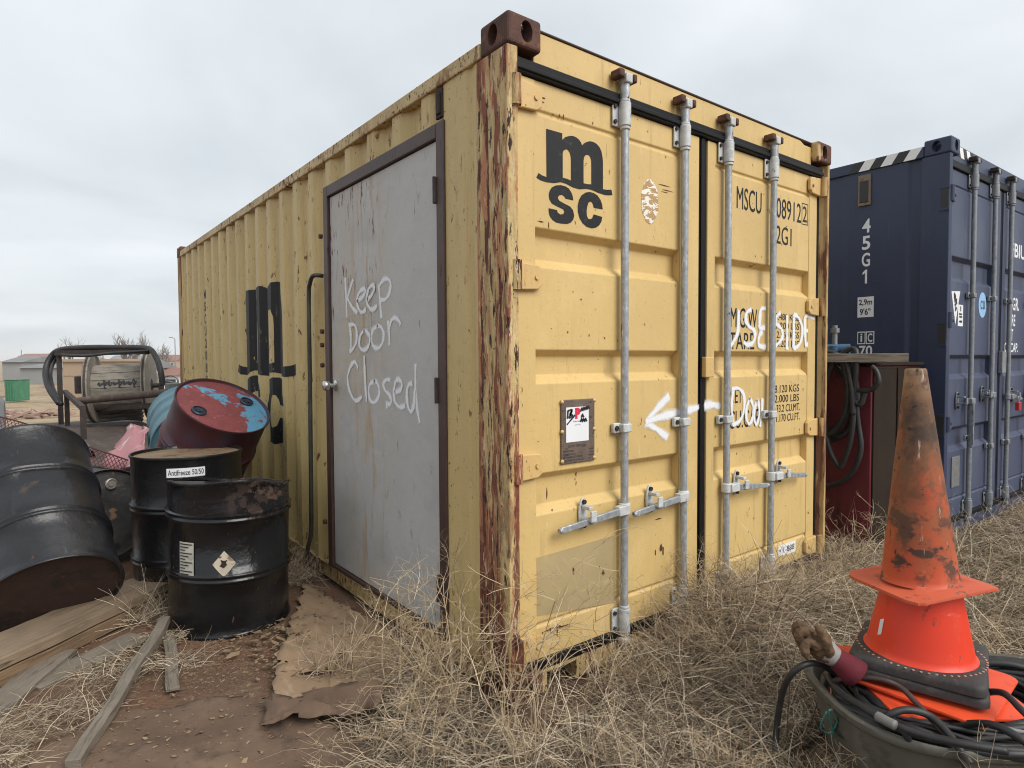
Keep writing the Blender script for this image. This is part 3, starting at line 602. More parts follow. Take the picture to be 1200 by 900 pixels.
    for i in range(60): scar(rr.uniform(1.335, 2.24), rr.choice([rr.uniform(1.85, 2.38), rr.uniform(1.38, 1.66), rr.uniform(.9, 1.2), rr.uniform(.2, .68)]), rr.uniform(.0015, .004), rr.uniform(.002, .008))
    mb.build('rust_chips', 'rust_scar', dr, fix=False)['kind'] = 'stuff'
    return t
yellow_container()

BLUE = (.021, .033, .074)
M['blue'] = mat('navy_container_paint', BLUE, .5, var=.12, vscale=1.5, layers=[((.032, .045, .090), 2, .5, .2, (1, 1, .3), .55), ((.02, .025, .05), 14, .55, .15, (1, 1, .15), .6, {'op': .6}), ((.07, .08, .12), 30, .60, .06, (1, 1, .2), .6, {'mask': (1.5, .5), 'op': .5}), (RUST, 30, .67, .02, (1, 1, .5), .85, {'mask': (2, .45)}), ((.16, .17, .20), 50, .69, .03, (1, .4, 1), .6, {'mask': (2.5, .45)})], bump=(30, .05, .004), bump2=(1.3, .35, .02))
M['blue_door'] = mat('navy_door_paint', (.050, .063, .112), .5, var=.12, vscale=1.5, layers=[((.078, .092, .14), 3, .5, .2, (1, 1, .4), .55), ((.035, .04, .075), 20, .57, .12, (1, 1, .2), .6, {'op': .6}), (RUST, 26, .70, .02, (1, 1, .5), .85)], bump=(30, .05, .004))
M['galv_dull'] = mat('dull_galvanised', (.235, .25, .265), .5, .35, var=.2, vscale=40, layers=[((.34, .36, .37), 18, .55, .15, (1, 1, .25), .5), ((.12, .13, .15), 26, .58, .12, (1, 1, .3), .55)])
M['hazard_w'] = mat('hazard_white', (.78, .78, .76), .6, var=.05); M['hazard_b'] = mat('hazard_black', (.02, .02, .02), .55, var=.1)
M['lightblue'] = mat('light_blue_sticker', (.28, .50, .74), .5, var=.1, vscale=30)
M['grey_plate'] = mat('grey_steel_plate', (.20, .20, .20), .5, .3, var=.2, vscale=25)
M['vent_frame'] = mat('brown_vent_frame', (.20, .145, .10), .7, var=.2, vscale=20, layers=[(RUST, 24, .58, .08, None, .8)])
M['red_lock'] = mat('red_padlock', (.40, .015, .02), .4)
def blue_container():
    H, L = 2.896, 12.19
    t = thing('shipping_container', 'tall navy blue shipping container with white 45G1 lettering on its side', 'shipping container', (3.790, -.188, -.004), (0, 0, R_(-1)))
    for x, sx in ((0, 1), (W_, -1)):
        for y, sy in ((0, 1), (L, -1)):
            for z, fz in ((H-.118, 0), (.118, 1)): casting(t, 'blue', x, y, z, sx, sy, fz)
    for xx, s in ((0, 1), (W_, -1)):
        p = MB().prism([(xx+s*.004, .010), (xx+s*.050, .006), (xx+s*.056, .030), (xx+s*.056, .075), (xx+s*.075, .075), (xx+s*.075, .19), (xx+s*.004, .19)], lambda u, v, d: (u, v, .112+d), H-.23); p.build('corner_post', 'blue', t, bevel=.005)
        MB().box((min(xx+s*.004, xx+s*.08), L-.17, .112), (max(xx+s*.004, xx+s*.08), L-.01, H-.112)).build('corner_post', 'blue', t)
        MB().box((min(xx, xx+s*.06), .178, H-.115), (max(xx, xx+s*.06), L-.178, H-.035)).build('top_side_rail', 'blue', t, bevel=.005)
        MB().box((min(xx+s*.02, xx+s*.07), .178, .012), (max(xx+s*.02, xx+s*.07), L-.178, .11)).build('bottom_side_rail', 'blue', t, bevel=.004)
    s = MB()
    # wide flat first panels with one shallow corrugation, then the regular pitch
    ys = [.19, .262, .285, .70, .76, 1.14, 1.20]; xs = [.030, .030, .012, .012, .020, .020, .012]
    vs = []
    for y, x in zip(ys, xs): vs += [(x, y, .10), (x, y, H-.11)]
    s.add(vs, [(2*i, 2*i+2, 2*i+3, 2*i+1) for i in range(len(ys)-1)]); corr_panel(s, 1.20, L-.17, .10, H-.11, 1.128)
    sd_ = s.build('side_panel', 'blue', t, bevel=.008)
    s = MB(); corr_panel(s, .19, L-.17, .10, H-.11, .3, flip=W_); s.build('side_panel', 'blue', t)
    MB().box((.08, L-.06, .11), (W_-.08, L-.03, H-.11)).build('end_panel', 'blue', t)
    MB().box((.1, .19, H-.06), (W_-.1, L-.1, H-.045)).build('roof', 'blue', t)
    MB().box((.09, .11, .09), (W_-.09, L-.09, .12)).build('floor', 'brown_frame', t)
    hd = MB().box((.158, .046, 2.757), (2.282, .116, H-.012)).build('door_header', 'blue_door', t, bevel=.004)
    MB().box((.155, .03, .0), (2.283, .10, .10)).build('door_sill', 'blue_door', t, bevel=.004)
    MB().box((.058, .026, 2.70), (2.382, .060, 2.755)).build('gasket', 'gasket', t, bevel=.006)
    MB().box((1.1935, .048, .142), (1.2615, .075, 2.6995)).build('gasket', 'gasket', t, bevel=.005)
    MB().box((.062, .024, .101), (2.346, .06, .1415)).build('gasket', 'gasket', t, bevel=.006)
    # hazard stripes on the rail and header
    st = MB(); k = 0
    for i in range(6):
        y0 = .182+i*.080
        hz = MB().add([(-.0012, y0+.05, H-.113), (-.0012, y0+.080+.05, H-.113), (-.0012, y0+.080, H-.037), (-.0012, y0, H-.037)], [(0, 1, 2, 3)])
        hz.build('hazard_stripe', 'hazard_w' if i % 2 == 0 else 'hazard_b', t, fix=False)
    for i in range(6):
        x0 = .17+i*.07
        MB().add([(x0, .0445, H-.095), (x0+.07, .0445, H-.095), (x0+.035, .0445, H-.02), (x0-.035+.0, .0445, H-.02)], [(0, 1, 2, 3)]).build('hazard_stripe', 'hazard_b' if i % 2 else 'hazard_w', hd, fix=False)
    bands = [(2.06, 1.90), (1.335, 1.18), (.80, .64)]
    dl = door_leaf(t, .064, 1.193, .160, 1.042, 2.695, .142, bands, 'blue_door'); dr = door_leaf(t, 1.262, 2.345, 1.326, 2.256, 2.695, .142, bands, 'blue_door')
    ms_ = ('galv_dull', 'galv_dull', 'bolt')
    lock_bar(dl, .50, .085, 2.815, -1, 1.00, .34, .30, [1.80, .72], ms_, hook=True); lock_bar(dl, .96, .085, 2.815, -1, 1.03, .17, .82, [1.80, .62], ms_, droop=-.02)
    lock_bar(dr, 1.36, .085, 2.815, 1, 1.00, .30, 1.52, [1.80, .62], ms_); lock_bar(dr, 1.92, .085, 2.815, 1, 1.0, .30, 2.05, [1.80, .62], ms_)
    hinges(dl, .064, 1, (2.50, 1.60, .85, .2), 'blue_door', 'blue'); hinges(dr, 2.345, -1, (2.50, 1.60, .85, .2), 'blue_door', 'blue')
    for z in (2.46, 1.50, .84):     # black blocks on the post, painted as the shade inside hinge pockets
        pk = MB().box((-.0015, .014, z-.07), (.006, .062, z+.07)).build('pocket_shade', 'hazard_b', t); MB().box((-.004, .008, z-.085), (.006, .070, z-.0705)).box((-.004, .008, z+.0705), (.006, .070, z+.085)).build('pocket_lip', 'blue', pk)
    MB().box((1.20, .008, 1.20), (1.30, .0385, 1.38)).build('overlap_block', 'galv_dull', dr, bevel=.004)
    # padlock on the third bar
    lk = MB().box((1.44, -.05, .88), (1.50, -.02, .95)).build('padlock', 'red_lock', dr, bevel=.006); MB().tube(smooth_path([(1.452, -.035, .95), (1.452, -.035, .985), (1.47, -.035, 1.0), (1.488, -.035, .985), (1.488, -.035, .95)]), .005, 8).build('shackle', 'galv_dull', lk, smooth=True)
    F = lambda u, v, d=0: (u, .0425-d, v)
    flat_text('painted_lettering', [('FBIU', 1.47, 1.86, 2.19, 2.31), ('M.GR.', 1.46, 1.80, 1.70, 1.80), ('TARE', 1.46, 1.74, 1.565, 1.665), ('NET', 1.46, 1.66, 1.43, 1.53), ('CU.CAP.', 1.46, 1.86, 1.375, 1.41)][:1], lambda u, v: F(u, v), 'white_print', dr, .02)
    flat_text('painted_lettering', [('M.GR.', 1.43, 1.72, 1.735, 1.845), ('TARE', 1.42, 1.63, 1.60, 1.70), ('NET', 1.42, 1.58, 1.475, 1.575), ('CU.CAP.', 1.36, 1.72, 1.375, 1.455)], lambda u, v: F(u, v), 'white_print', dr, .02)
    MB().prism([(.175, 1.815), (.345, 1.825), (.262, 1.575)], lambda u, v, d: (u, .0425+d, v), .001).build('warning_sticker', 'paper', dl)
    strokes('printed_lettering', [[(.23, 1.80), (.25, 1.77), (.23, 1.77), (.25, 1.79)], [(.24, 1.745), (.28, 1.76)], [(.245, 1.715), (.28, 1.74)], [(.255, 1.68), (.27, 1.70)]], .012, lambda u, v, d: F(u, v, d*.2+.0006), dl, 'ink')
    MB().box((.31, .0425, 1.565), (.41, .0435, 1.725)).build('paper_sticker', 'paper', dl)
    strokes('printed_lettering', [[(.36, 1.71), (.36, 1.68)], [(.335, 1.655), (.385, 1.655)], [(.335, 1.635), (.385, 1.635)], [(.335, 1.60), (.385, 1.60)]], .007, lambda u, v, d: F(u, v, d*.2+.001), dl, 'ink')
    n = 28; MB().prism([(.820+.085*math.cos(2*math.pi*i/n), 1.745+.10*math.sin(2*math.pi*i/n)) for i in range(n)], lambda u, v, d: (u, .0425+d, v), .001).build('round_sticker', 'lightblue', dl)
    flat_text('printed_lettering', [('C', .775, .815, 1.71, 1.78), ('U', .83, .87, 1.71, 1.78)], lambda u, v: F(u, v, .0012), 'blue', dl, .03)
    MB().box((.235, .036, .36), (.39, .0425, .59)).build('data_plate', 'grey_plate', dl, bevel=.003)
    # side lettering
    S = lambda u, v, d=0: (.0105-d, u, v)
    it = []
    for i, ch in enumerate('45G1'):
        it.append((ch, .602, .602-.062, 2.305-i*.131, 2.412-i*.131))
    mb = MB()
    for s_, y0, y1, z0, z1 in it:
        P, Fc = text2d(s_, 0, 1, z0, z1, .02)
        if s_ == '1': P = [(u, z0+(z1-z0)*v) for u, v in ((.42, 0), (.68, 0), (.68, 1), (.46, 1), (.12, .80), (.12, .64), (.42, .78))]; Fc = [(0, 1, 2, 6), (2, 3, 4, 6), (4, 5, 6)]
        MB().add([S(y0+(y1-y0)*u, v) for u, v in P], Fc).build('painted_lettering', 'white_print', sd_, fix=False)
    pl = MB().box((.0095, .508, 1.650), (.0118, .628, 1.808)).build('height_sticker', 'paper', sd_)
    def stext(nm, items, m, par, lift=.002, bold=.02):
        b = MB()
        for s_, y0, y1, z0, z1 in items:
            P, Fc = text2d(s_, 0, 1, z0, z1, bold); b.add([S(y0+(y1-y0)*u, v, lift) for u, v in P], Fc)
        b.build(nm, m, par, fix=False)
    stext('printed_lettering', [('2,9m', .618, .518, 1.738, 1.790), ("9'6\"", .610, .530, 1.666, 1.718)], 'ink', pl)
    b = MB()
    for y0 in (.565, .500):
        b.box((.0095, y0, 1.440), (.0115, y0+.061, 1.538))
    pl = b.build('code_plate', 'white_print', sd_)
    b = MB()
    for y0 in (.565, .500): b.box((.0090, y0+.006, 1.448), (.0094, y0+.055, 1.530))
    b.build('code_plate_field', 'blue', pl)
    stext('code_letters', [('i', .602, .588, 1.458, 1.522), ('C', .547, .513, 1.456, 1.522), ('70', .610, .512, 1.345, 1.428)], 'white_print', pl)
    v = MB().box((-.004, .540, 2.515), (.012, .632, 2.752)); v = v.build('vent', 'vent_frame', sd_, bevel=.003); MB().box((-.010, .554, 2.540), (-.0045, .618, 2.705)).build('vent_cover', 'hazard_b', v, bevel=.004)
    mb = MB(); rr = random.Random(5)
    for i in range(14):
        y0 = rr.uniform(.2, .30); z0 = rr.uniform(.9, 1.7); mb.add([S(y0, z0, -.016), S(y0+.012, z0, -.016), S(y0+.01, z0+.01, -.016), S(y0, z0+.008, -.016)], [(0, 1, 2, 3)])
    return t
blue_container()

def pt(px, py, t_): # metre point from a ray of the photograph at forward depth t_ (used only for layout arithmetic)
    d_ = rt*(px-600)/741.594-up*(py-450)/741.594+fw; return Vector(CAM)+d_*t_

# ------------------------------------------------------------------ oil drums
M['drum_black'] = mat('black_drum_paint', (.009, .009, .010), .30, var=.3, vscale=5, layers=[
    ((.032, .032, .033), 3, .52, .25, None, .45, {'op': .6}), ((.10, .095, .09), 45, .64, .08, (1, 1, .6), .7, {'mask': (4, .5), 'op': .7}), ((.10, .045, .022), 12, .66, .05, (1, 1, 1.6), .85), ((.11, .11, .11), 70, .62, .05, (1.5, 1.5, .12), .6, {'mask': (3, .47), 'op': .6}), ((.09, .08, .07), 2.0, .56, .2, None, .7, {'op': .35}), ((.06, .028, .016), 40, .68, .04, None, .85)], bump=(3.2, .5, .035), bump2=(50, .2, .003))
M['drum_scuffed'] = mat('scuffed_black_drum_paint', (.010, .010, .012), .34, var=.3, vscale=4, layers=[
    ((.042, .043, .047), 2.2, .48, .3, None, .42, {'op': .7}), ((.13, .13, .13), 60, .63, .1, (1, 1, .4), .7, {'mask': (3, .5), 'op': .6}), ((.09, .055, .03), 9, .62, .1, None, .8, {'op': .6}), ((.11, .11, .11), 70, .62, .05, (1.5, 1.5, .12), .6, {'mask': (3, .47), 'op': .6}), ((.09, .08, .07), 2.0, .56, .2, None, .7, {'op': .35}), ((.12, .05, .025), 30, .68, .04, None, .85)], bump=(2.6, .55, .035), bump2=(60, .2, .003))
M['drum_chipped'] = mat('chipped_drum_paint', (.007, .007, .008), .22, var=.3, vscale=5, layers=[
    ((.025, .025, .026), 2.4, .52, .25, None, .38, {'op': .6}),
    ((.10, .066, .045), 11, .55, .04, (1, 1, 1.5), .8, {'z': (.57, .61), 'ax2': 0, 'z2': (-.10, .04), 'mask': (5, .42)}),
    ((.035, .018, .014), 20, .50, .05, (1, 1, 1.2), .8, {'z': (.57, .61), 'ax2': 0, 'z2': (-.14, .02), 'mask': (5, .42)}),
    ((.14, .14, .135), 50, .65, .05, (1, 1, .5), .7, {'mask': (4, .5), 'op': .7}), ((.10, .05, .03), 30, .69, .03, (1, 1, .5), .85)], bump=(3.5, .55, .03), bump2=(40, .25, .004))
M['drum_rust'] = mat('rusty_drum_end', (.046, .021, .014), .85, var=.35, vscale=6, layers=[((.018, .011, .009), 5, .50, .14, None, .9), ((.09, .045, .025), 22, .6, .1, None, .9)], bump=(40, .4, .005))
M['lid_tan'] = mat('tan_rusted_lid', (.20, .135, .075), .75, var=.25, vscale=8, layers=[((.10, .05, .03), 9, .53, .08, None, .85), ((.30, .16, .12), 6, .60, .06, (1, 2.5, 1), .8), ((.05, .035, .03), 30, .63, .06, None, .85)], bump=(40, .2, .004))
M['lid_grey'] = mat('worn_dark_lid', (.050, .050, .050), .42, var=.4, vscale=6, layers=[((.15, .15, .145), 5, .56, .12, (1, 2, 1), .5), ((.20, .12, .065), 10, .61, .05, None, .8), ((.02, .02, .02), 8, .56, .1, None, .6)], bump=(5, .5, .03))
M['drum_red'] = mat('red_blue_drum_paint', (.065, .014, .020), .5, var=.25, vscale=3, layers=[((.024, .045, .085), 2.1, .46, .12, (1, 1, .6), .5), ((.035, .010, .014), 6, .55, .14, None, .6), ((.05, .12, .20), 9, .66, .05, None, .6)], bump=(30, .15, .004))
M['lid_red'] = mat('red_lid_blue_patches', (.21, .050, .052), .6, var=.25, vscale=9, layers=[((.10, .30, .46), 3.2, .51, .025, None, .55, {'dist': .4, 'det': 5}), ((.33, .10, .09), 22, .58, .1, None, .7), ((.07, .03, .03), 9, .56, .12, None, .75, {'op': .6}), ((.06, .03, .03), 36, .62, .05, None, .75)], bump=(40, .3, .004))
M['drum_teal'] = mat('teal_drum_paint', (.075, .165, .205), .5, var=.15, vscale=4, layers=[((.05, .10, .13), 6, .55, .12, None, .6), (RUST, 20, .68, .04, None, .8)], bump=(30, .1, .004))
M['bung'] = mat('bung_cap', (.035, .045, .07), .4, .3, var=.3, vscale=30)
M['bung_steel'] = mat('steel_bung', (.30, .28, .25), .5, .5, var=.3, vscale=30)
M['label_white'] = mat('drum_label_paper', (.44, .42, .36), .7, var=.12, vscale=20, layers=[((.28, .24, .17), 14, .58, .1, None, .8)])
M['label_torn'] = mat('torn_diamond_label', (.52, .46, .36), .75, var=.15, vscale=20, layers=[((.22, .14, .07), 16, .50, .06, None, .85), ((.08, .05, .03), 24, .63, .04, None, .85)])
DR, DH = .2925, .88
def drum(label, loc, axis, shell_m, lid_m, bottom_m=None, H=DH, fn=None, bungs=None, spin=0., bung_m='bung', lid_fn=None):
    t = thing('oil_drum', label, 'drum', loc, group='oil drums heaped beside the yellow container')
    q = Vector((0, 0, 1)).rotation_difference(Vector(axis).normalized()); t.rotation_mode = 'QUATERNION'
    from mathutils import Quaternion
    t.rotation_quaternion = q @ Quaternion((0, 0, 1), spin)
    R = DR
    pr = [(R-.020, .016), (R-.006, .014), (R-.004, .002), (R+.003, 0), (R+.006, .008), (R+.001, .018), (R-.003, .024), (R-.003, .06)]
    for k in (1, 2):
        z = .88*k/3
        pr += [(R-.003, z-.10), (R-.003, z-.026), (R+.004, z-.021), (R+.009, z-.015), (R+.0075, z-.009), (R+.002, z-.003), (R+.002, z+.003), (R+.0075, z+.009), (R+.009, z+.015), (R+.004, z+.021), (R-.003, z+.026)]
    pr += [(R-.003, .88*2/3+.08), (R-.003, .88*2/3+.15), (R-.003, .88-.024), (R+.001, .88-.018), (R+.006, .88-.008), (R+.003, .88), (R-.004, .88-.002), (R-.006, .88-.014), (R-.012, .88-.020)]
    sh = MB().lathe(pr, 64, fn=fn).build('shell', shell_m, t, smooth=55)
    lp = [(R-.011, .862), (R-.03, .860), (R-.05, .863), (R-.10, .863), (.12, .862), (.06, .863), (.002, .863)]
    ld = MB().lathe(lp, 48, fn=lid_fn or fn).build('lid', lid_m, t, smooth='all')
    bt = MB().lathe([(R-.004, .014), (R-.03, .017), (.12, .015), (.002, .015)], 48).build('bottom', bottom_m or shell_m, t, smooth='all')
    if bungs:
        for a, rr_, s in bungs:
            MB().lathe([(.046*s, .0), (.046*s, .012), (.038*s, .016), (.036*s, .008), (.022*s, .008), (.020*s, .016), (.001, .016)], 20, Matrix.Translation((rr_*math.cos(a), rr_*math.sin(a), .862))).build('bung', bung_m, ld, smooth=40)
    return t, sh
def on_shell(u, z, a0, r=DR-.0012, s=1):
    a = a0+u/DR; return ((r)*math.cos(a), r*math.sin(a), z)
def shell_patch(name, a0, u0, u1, z0, z1, m, par, poly=None, n=8, off=0):
    mb = MB()
    if poly is None:
        vs = []; fs = []
        for i in range(n+1):
            u = u0+(u1-u0)*i/n; vs += [on_shell(u, z0, a0, DR-.0012+off), on_shell(u, z1, a0, DR-.0012+off)]
        mb.add(vs, [(2*i, 2*i+2, 2*i+3, 2*i+1) for i in range(n)])
    else:
        k = len(poly); cu = sum(p[0] for p in poly)/k; cz = sum(p[1] for p in poly)/k
        vs = [on_shell(cu, cz, a0, DR-.0007+off)]+[on_shell(u, z, a0, DR-.0007+off) for u, z in poly]; mb.add(vs, [(0, i+1, (i+1) % k+1) for i in range(k)])
    return mb.build(name, m, par, fix=False)
# front drum, top third crushed down
DC = (-.58, 1.66); A0 = math.atan2(CAM[1]-DC[1], CAM[0]-DC[0]); A0 += 2*math.pi if A0 < 0 else 0
def crush(v, a):
    z = v.z; r = v.to_2d()
    if z > .60:
        k = (z-.60)/.28; dz = .158-.046*math.cos(a-A0+.35)+.006*math.sin(a*2+.6)+.005*math.sin(a*5+1)+.022*math.exp(-((a-A0-1.0)/.25)**2)
        z = z-dz*min(1, k*1.05); s = 1-.025*k*(.5+.5*math.sin(a*3+1.0))-.06*math.exp(-((a-A0-.75)/.3)**2)*k*(1-.5*k)
        return Vector((r.x*s, r.y*s, z))
    s = 1-.010*max(0, math.sin(a*2+2))*math.sin(max(0, min(1, z/.6))*3.14)
    return Vector((r.x*s, r.y*s, z))
def crush_lid(v, a):
    q = crush(Vector((v.x, v.y, .88)), a); k = v.to_2d().length/DR; zz = .88-.158+.046*math.cos(a-A0+.35)*k-.012+.004*math.sin(a*3)*k; q.z = zz; return q
ang = lambda px_, py_, cx, cy: math.atan2(py_-cy, px_-cx)
d, sh = drum('glossy black drum with crushed rusty rim and torn diamond label', (DC[0], DC[1], -.012), (.015, -.02, 1), 'drum_chipped', 'drum_black', fn=crush, lid_fn=crush_lid, spin=0)
shell_patch('diamond_label', A0, 0, 0, 0, 0, 'label_torn', sh, poly=[(-.030+dx*.052, .372+dz*.064) for dx, dz in ((0, -1), (.5, -.52), (1.02, .02), (.6, .45), (.02, 1), (-.5, .48), (-.98, 0), (-.52, -.5))], off=.004)
shell_patch('label_picture', A0, 0, 0, 0, 0, 'drum_rust', sh, poly=[(-.030+dx*.018, .375+dz*.022) for dx, dz in ((0, -1), (.8, -.3), (.5, .2), (.9, .8), (.0, .6), (-.8, .9), (-.5, .1), (-1, -.5))], off=.006)
shell_patch('side_label', A0, -.252, -.17, .300, .475, 'label_white', sh, off=.003)
mb = MB()
for i in range(11):
    z = .465-i*.0145; shw = .07-.02*((i*7) % 3)
    vs = []
    for u in np.linspace(-.246, -.246+shw, 4): vs += [on_shell(u, z-.0026, A0, DR+.004), on_shell(u, z+.0026, A0, DR+.004)]
    mb.add(vs, [(2*k, 2*k+2, 2*k+3, 2*k+1) for k in range(3)])
mb.build('printed_lettering', 'ink', sh, fix=False)
# standing drum with tan lid
d, sh = drum('upright black drum with tan rusted lid and white Antifreeze 50/50 strip', (-.655, 2.245, -.075), (0, 0, 1), 'drum_black', 'lid_tan')
A1 = ang(CAM[0], CAM[1], -.655, 2.245)
sp_ = shell_patch('name_strip', A1, -.105, .085, .772, .822, 'paper', sh, n=10, off=.003)
P, Fc = text2d('Antifreeze 50/50', -.098, .078, .783, .813, .012)
MB().add([on_shell(u, z, A1, DR+.0026) for u, z in P], Fc).build('printed_lettering', 'ink', sp_, fix=False)
MB().tube(smooth_path([(DR*math.cos(A1-.25)*1.02, DR*math.sin(A1-.25)*1.02, .56), (DR*math.cos(A1-.3)*1.05, DR*math.sin(A1-.3)*1.05, .40), (DR*math.cos(A1-.1)*1.08, DR*math.sin(A1-.1)*1.08, .2), (DR*math.cos(A1-.12)*1.12, DR*math.sin(A1-.12)*1.12, .09)]), .0022, 5).build('hanging_wire', 'galv_dull', sh)
# big tipped drum, base towards the camera
def dent1(v, a):
    s = 1-.05*math.exp(-((a-4.9)/.35)**2-((v.z-.62)/.10)**2)-.035*math.exp(-((a-4.1)/.3)**2-((v.z-.36)/.09)**2); return Vector((v.x*s, v.y*s, v.z))
drum('scuffed black drum tipped back on its rim with rusty base showing', (-1.32, 1.85, .212), (-.10, .74, .625), 'drum_scuffed', 'lid_grey', 'drum_rust', fn=dent1)
drum('dark drum lying on its side with dented lid behind the tipped drum', tuple(Vector((-1.0, 2.99, .335))-Vector((.35, -.94, .03))*.862), (.35, -.94, .03), 'drum_black', 'lid_grey', bungs=[(4.6, .20, .55), (1.4, .2, .8)], bung_m='bung_steel', spin=R_(20))
n_ = Vector((.20, -.52, .80)).normalized()
drum('red drum with blue paint patches leaning on the container wall', tuple(Vector((-.372, 2.56, 1.045))-n_*.88), n_, 'drum_red', 'lid_red', bungs=[(R_(205), .19, 1.0), (R_(25), .19, .95)], spin=R_(5))
drum('teal drum lying behind the red and blue drum', tuple(pt(229, 524, 4.7)), (.12, .97, .16), 'drum_teal', 'drum_teal', 'drum_teal')

# ------------------------------------------------------------------ heap of junk behind the drums
M['exp_metal'] = mat('maroon_expanded_metal', (.075, .018, .022), .7, var=.3, vscale=10, layers=[((.03, .015, .014), 20, .55, .1, None, .8)])
M['pink'] = mat('faded_red_sheet_metal', (.44, .19, .20), .6, var=.12, vscale=5, layers=[((.60, .52, .50), 5, .58, .06, (1, 2, 1), .6), ((.25, .07, .08), 12, .60, .08, None, .7)], bump=(5, .4, .03))
M['deck'] = mat('rusty_brown_deck', (.082, .058, .046), .85, var=.25, vscale=3, layers=[((.15, .105, .08), 5, .52, .15, (3, .5, 1), .9), ((.04, .028, .022), 16, .57, .1, None, .9)], bump=(30, .3, .006))
M['dark_steel'] = mat('dark_rusty_steel', (.045, .034, .030), .75, .1, var=.3, vscale=12, layers=[((.11, .06, .038), 16, .57, .12, None, .85)], bump=(40, .2, .004))
M['hose'] = mat('black_rubber_hose', (.020, .020, .021), .5, var=.3, vscale=12, layers=[((.06, .056, .050), 6, .52, .2, None, .7, {'op': .7}), ((.10, .09, .075), 40, .64, .08, None, .8, {'op': .6})], bump=(60, .1, .003))
M['hose_brown'] = mat('brown_rubber_hose', (.050, .026, .020), .5, var=.3, vscale=10, layers=[((.10, .065, .05), 10, .55, .2, None, .7)])
M['hose_grey'] = mat('grey_hose', (.17, .165, .155), .55, var=.15, vscale=10, layers=[((.09, .085, .075), 12, .55, .15, None, .7)])
M['spool_wood'] = mat('grey_spool_wood', (.24, .215, .18), .85, var=.2, vscale=9, layers=[((.13, .11, .09), 7, .53, .12, (6, 6, .8), .9), ((.34, .31, .27), 16, .6, .1, (5, 5, 1), .9)], bump=(20, .4, .006))
M['grey_cab'] = mat('grey_cabinet_paint', (.17, .18, .185), .55, var=.15, vscale=4, layers=[((.09, .095, .10), 5, .56, .15, (1, 1, .4), .6), (RUST, 22, .68, .04, None, .85)])
# deck
t = thing('steel_work_deck', 'low rusty brown steel deck carrying the wooden cable spool', 'deck', (-.68, 6.4, 0))
MB().box((-.62, -2.15, .43), (.62, 2.7, .485)).build('deck_plate', 'deck', t, bevel=.006)
for x in (-.55, .55): MB().box((x-.04, -2.1, .31), (x+.04, 2.65, .4295)).build('deck_beam', 'dark_steel', t)
for x in (-.55, .55):
    for y in (-1.7, .3, 2.2): MB().box((x-.05, y-.05, -.05), (x+.05, y+.05, .3095)).build('leg', 'dark_steel', t)
# cable spool and its stand
ax = Vector((.79, -.613, .03)).normalized(); LC = pt(110, 455, 8.3); RC = pt(175, 452, 8.52); ax = (RC-LC).normalized(); mid = (LC+RC)/2
t = thing('cable_spool', 'old wooden cable spool with handwriting across its slatted drum', 'cable spool', mid, group=None)
q = ax.to_track_quat('Z', 'X'); t.rotation_mode = 'QUATERNION'; t.rotation_quaternion = q; hl = (RC-LC).length/2
for s in (-1, 1):
    z = s*hl; fl = MB().lathe([(.05, z-.03), (.445, z-.03), (.45, z-.024), (.45, z+.024), (.445, z+.03), (.05, z+.03), (.05, z-.03)], 48).build('flange', 'spool_wood', t, smooth=40)
    MB().lathe([(.451, z-.012), (.455, z-.012), (.455, z+.012), (.451, z+.012)], 48).build('rim_band', 'dark_steel', fl, smooth=40)
    MB().lathe([(.01, z-.034), (.09, z-.034), (.09, z+.034), (.01, z+.034)], 20).build('hub_plate', 'dark_steel', fl, smooth=40)
n = 18
for i in range(n):
    a = 2*math.pi*i/n; c_, s_ = math.cos(a), math.sin(a); r0 = .30; hw = math.pi*r0/n*.95
    m_ = Matrix.Rotation(a, 4, 'Z'); MB().box((r0-.02, -hw, -hl+.031), (r0+rnd.uniform(0, .004), hw, hl-.031), m_).build('slat', 'spool_wood', t, bevel=.003)
cl = (Vector(CAM)-mid); cl = q.inverted() @ cl; ac = math.atan2(cl.y, cl.x)
# handwriting on the slats that face the camera: in spool coordinates
scr = []; x0 = -.20
for k in range(8):
    x = x0+k*.055; h = .022+.016*((k*5) % 3)
    scr.append([(x, 0), (x+.008, h), (x+.022, h*.4), (x+.012, -.01), (x+.030, -.018+.01*(k % 2)), (x+.042, h*.5)])
    if k % 3 == 1: scr.append([(x+.01, 0), (x+.016, -.045), (x+.028, -.05)])
sdir = 1 if (q @ Vector((0, 0, 1))).dot(rt) > 0 else -1
# which angular sense is up on the camera side
e1 = q @ Vector((-math.sin(ac), math.cos(ac), 0)); ud = 1 if e1.z > 0 else -1
strokes('handwritten_lettering', scr, .0075, lambda u, v, d: ((.308+d)*math.cos(ac+ud*(v+.045)/.306), (.308+d)*math.sin(ac+ud*(v+.045)/.306), sdir*u), t, 'ink')
t = thing('spool_stand', 'dark steel stand with arch and roller bar around the wooden spool', 'stand', (-.5, 7.8, .485))
def W2(p): return tuple(Vector(p)-Vector((-.5, 7.8, .485)))
b = MB()
a0, a1 = pt(69, 414, 8.6), pt(173, 412, 8.05)
b1_ = Vector((a0.x, a0.y, .485)); MB().bar(W2(a0), W2(b1_), .06, .06, (1, 0, 0)).build('upright', 'dark_steel', t, bevel=.004)
b2_ = Vector((a1.x, a1.y, .485)); 
MB().bar(W2(a0+Vector((-.03, .02, 0))), W2(a1), .06, .07).build('top_bar', 'dark_steel', t, bevel=.004)
c0, c1 = pt(78, 470, 7.5), pt(197, 460, 7.2)
MB().tube([W2(pt(90, 470, 7.5)), W2(c1)], .042, 14).build('roller_bar', 'deck', t, smooth=40)
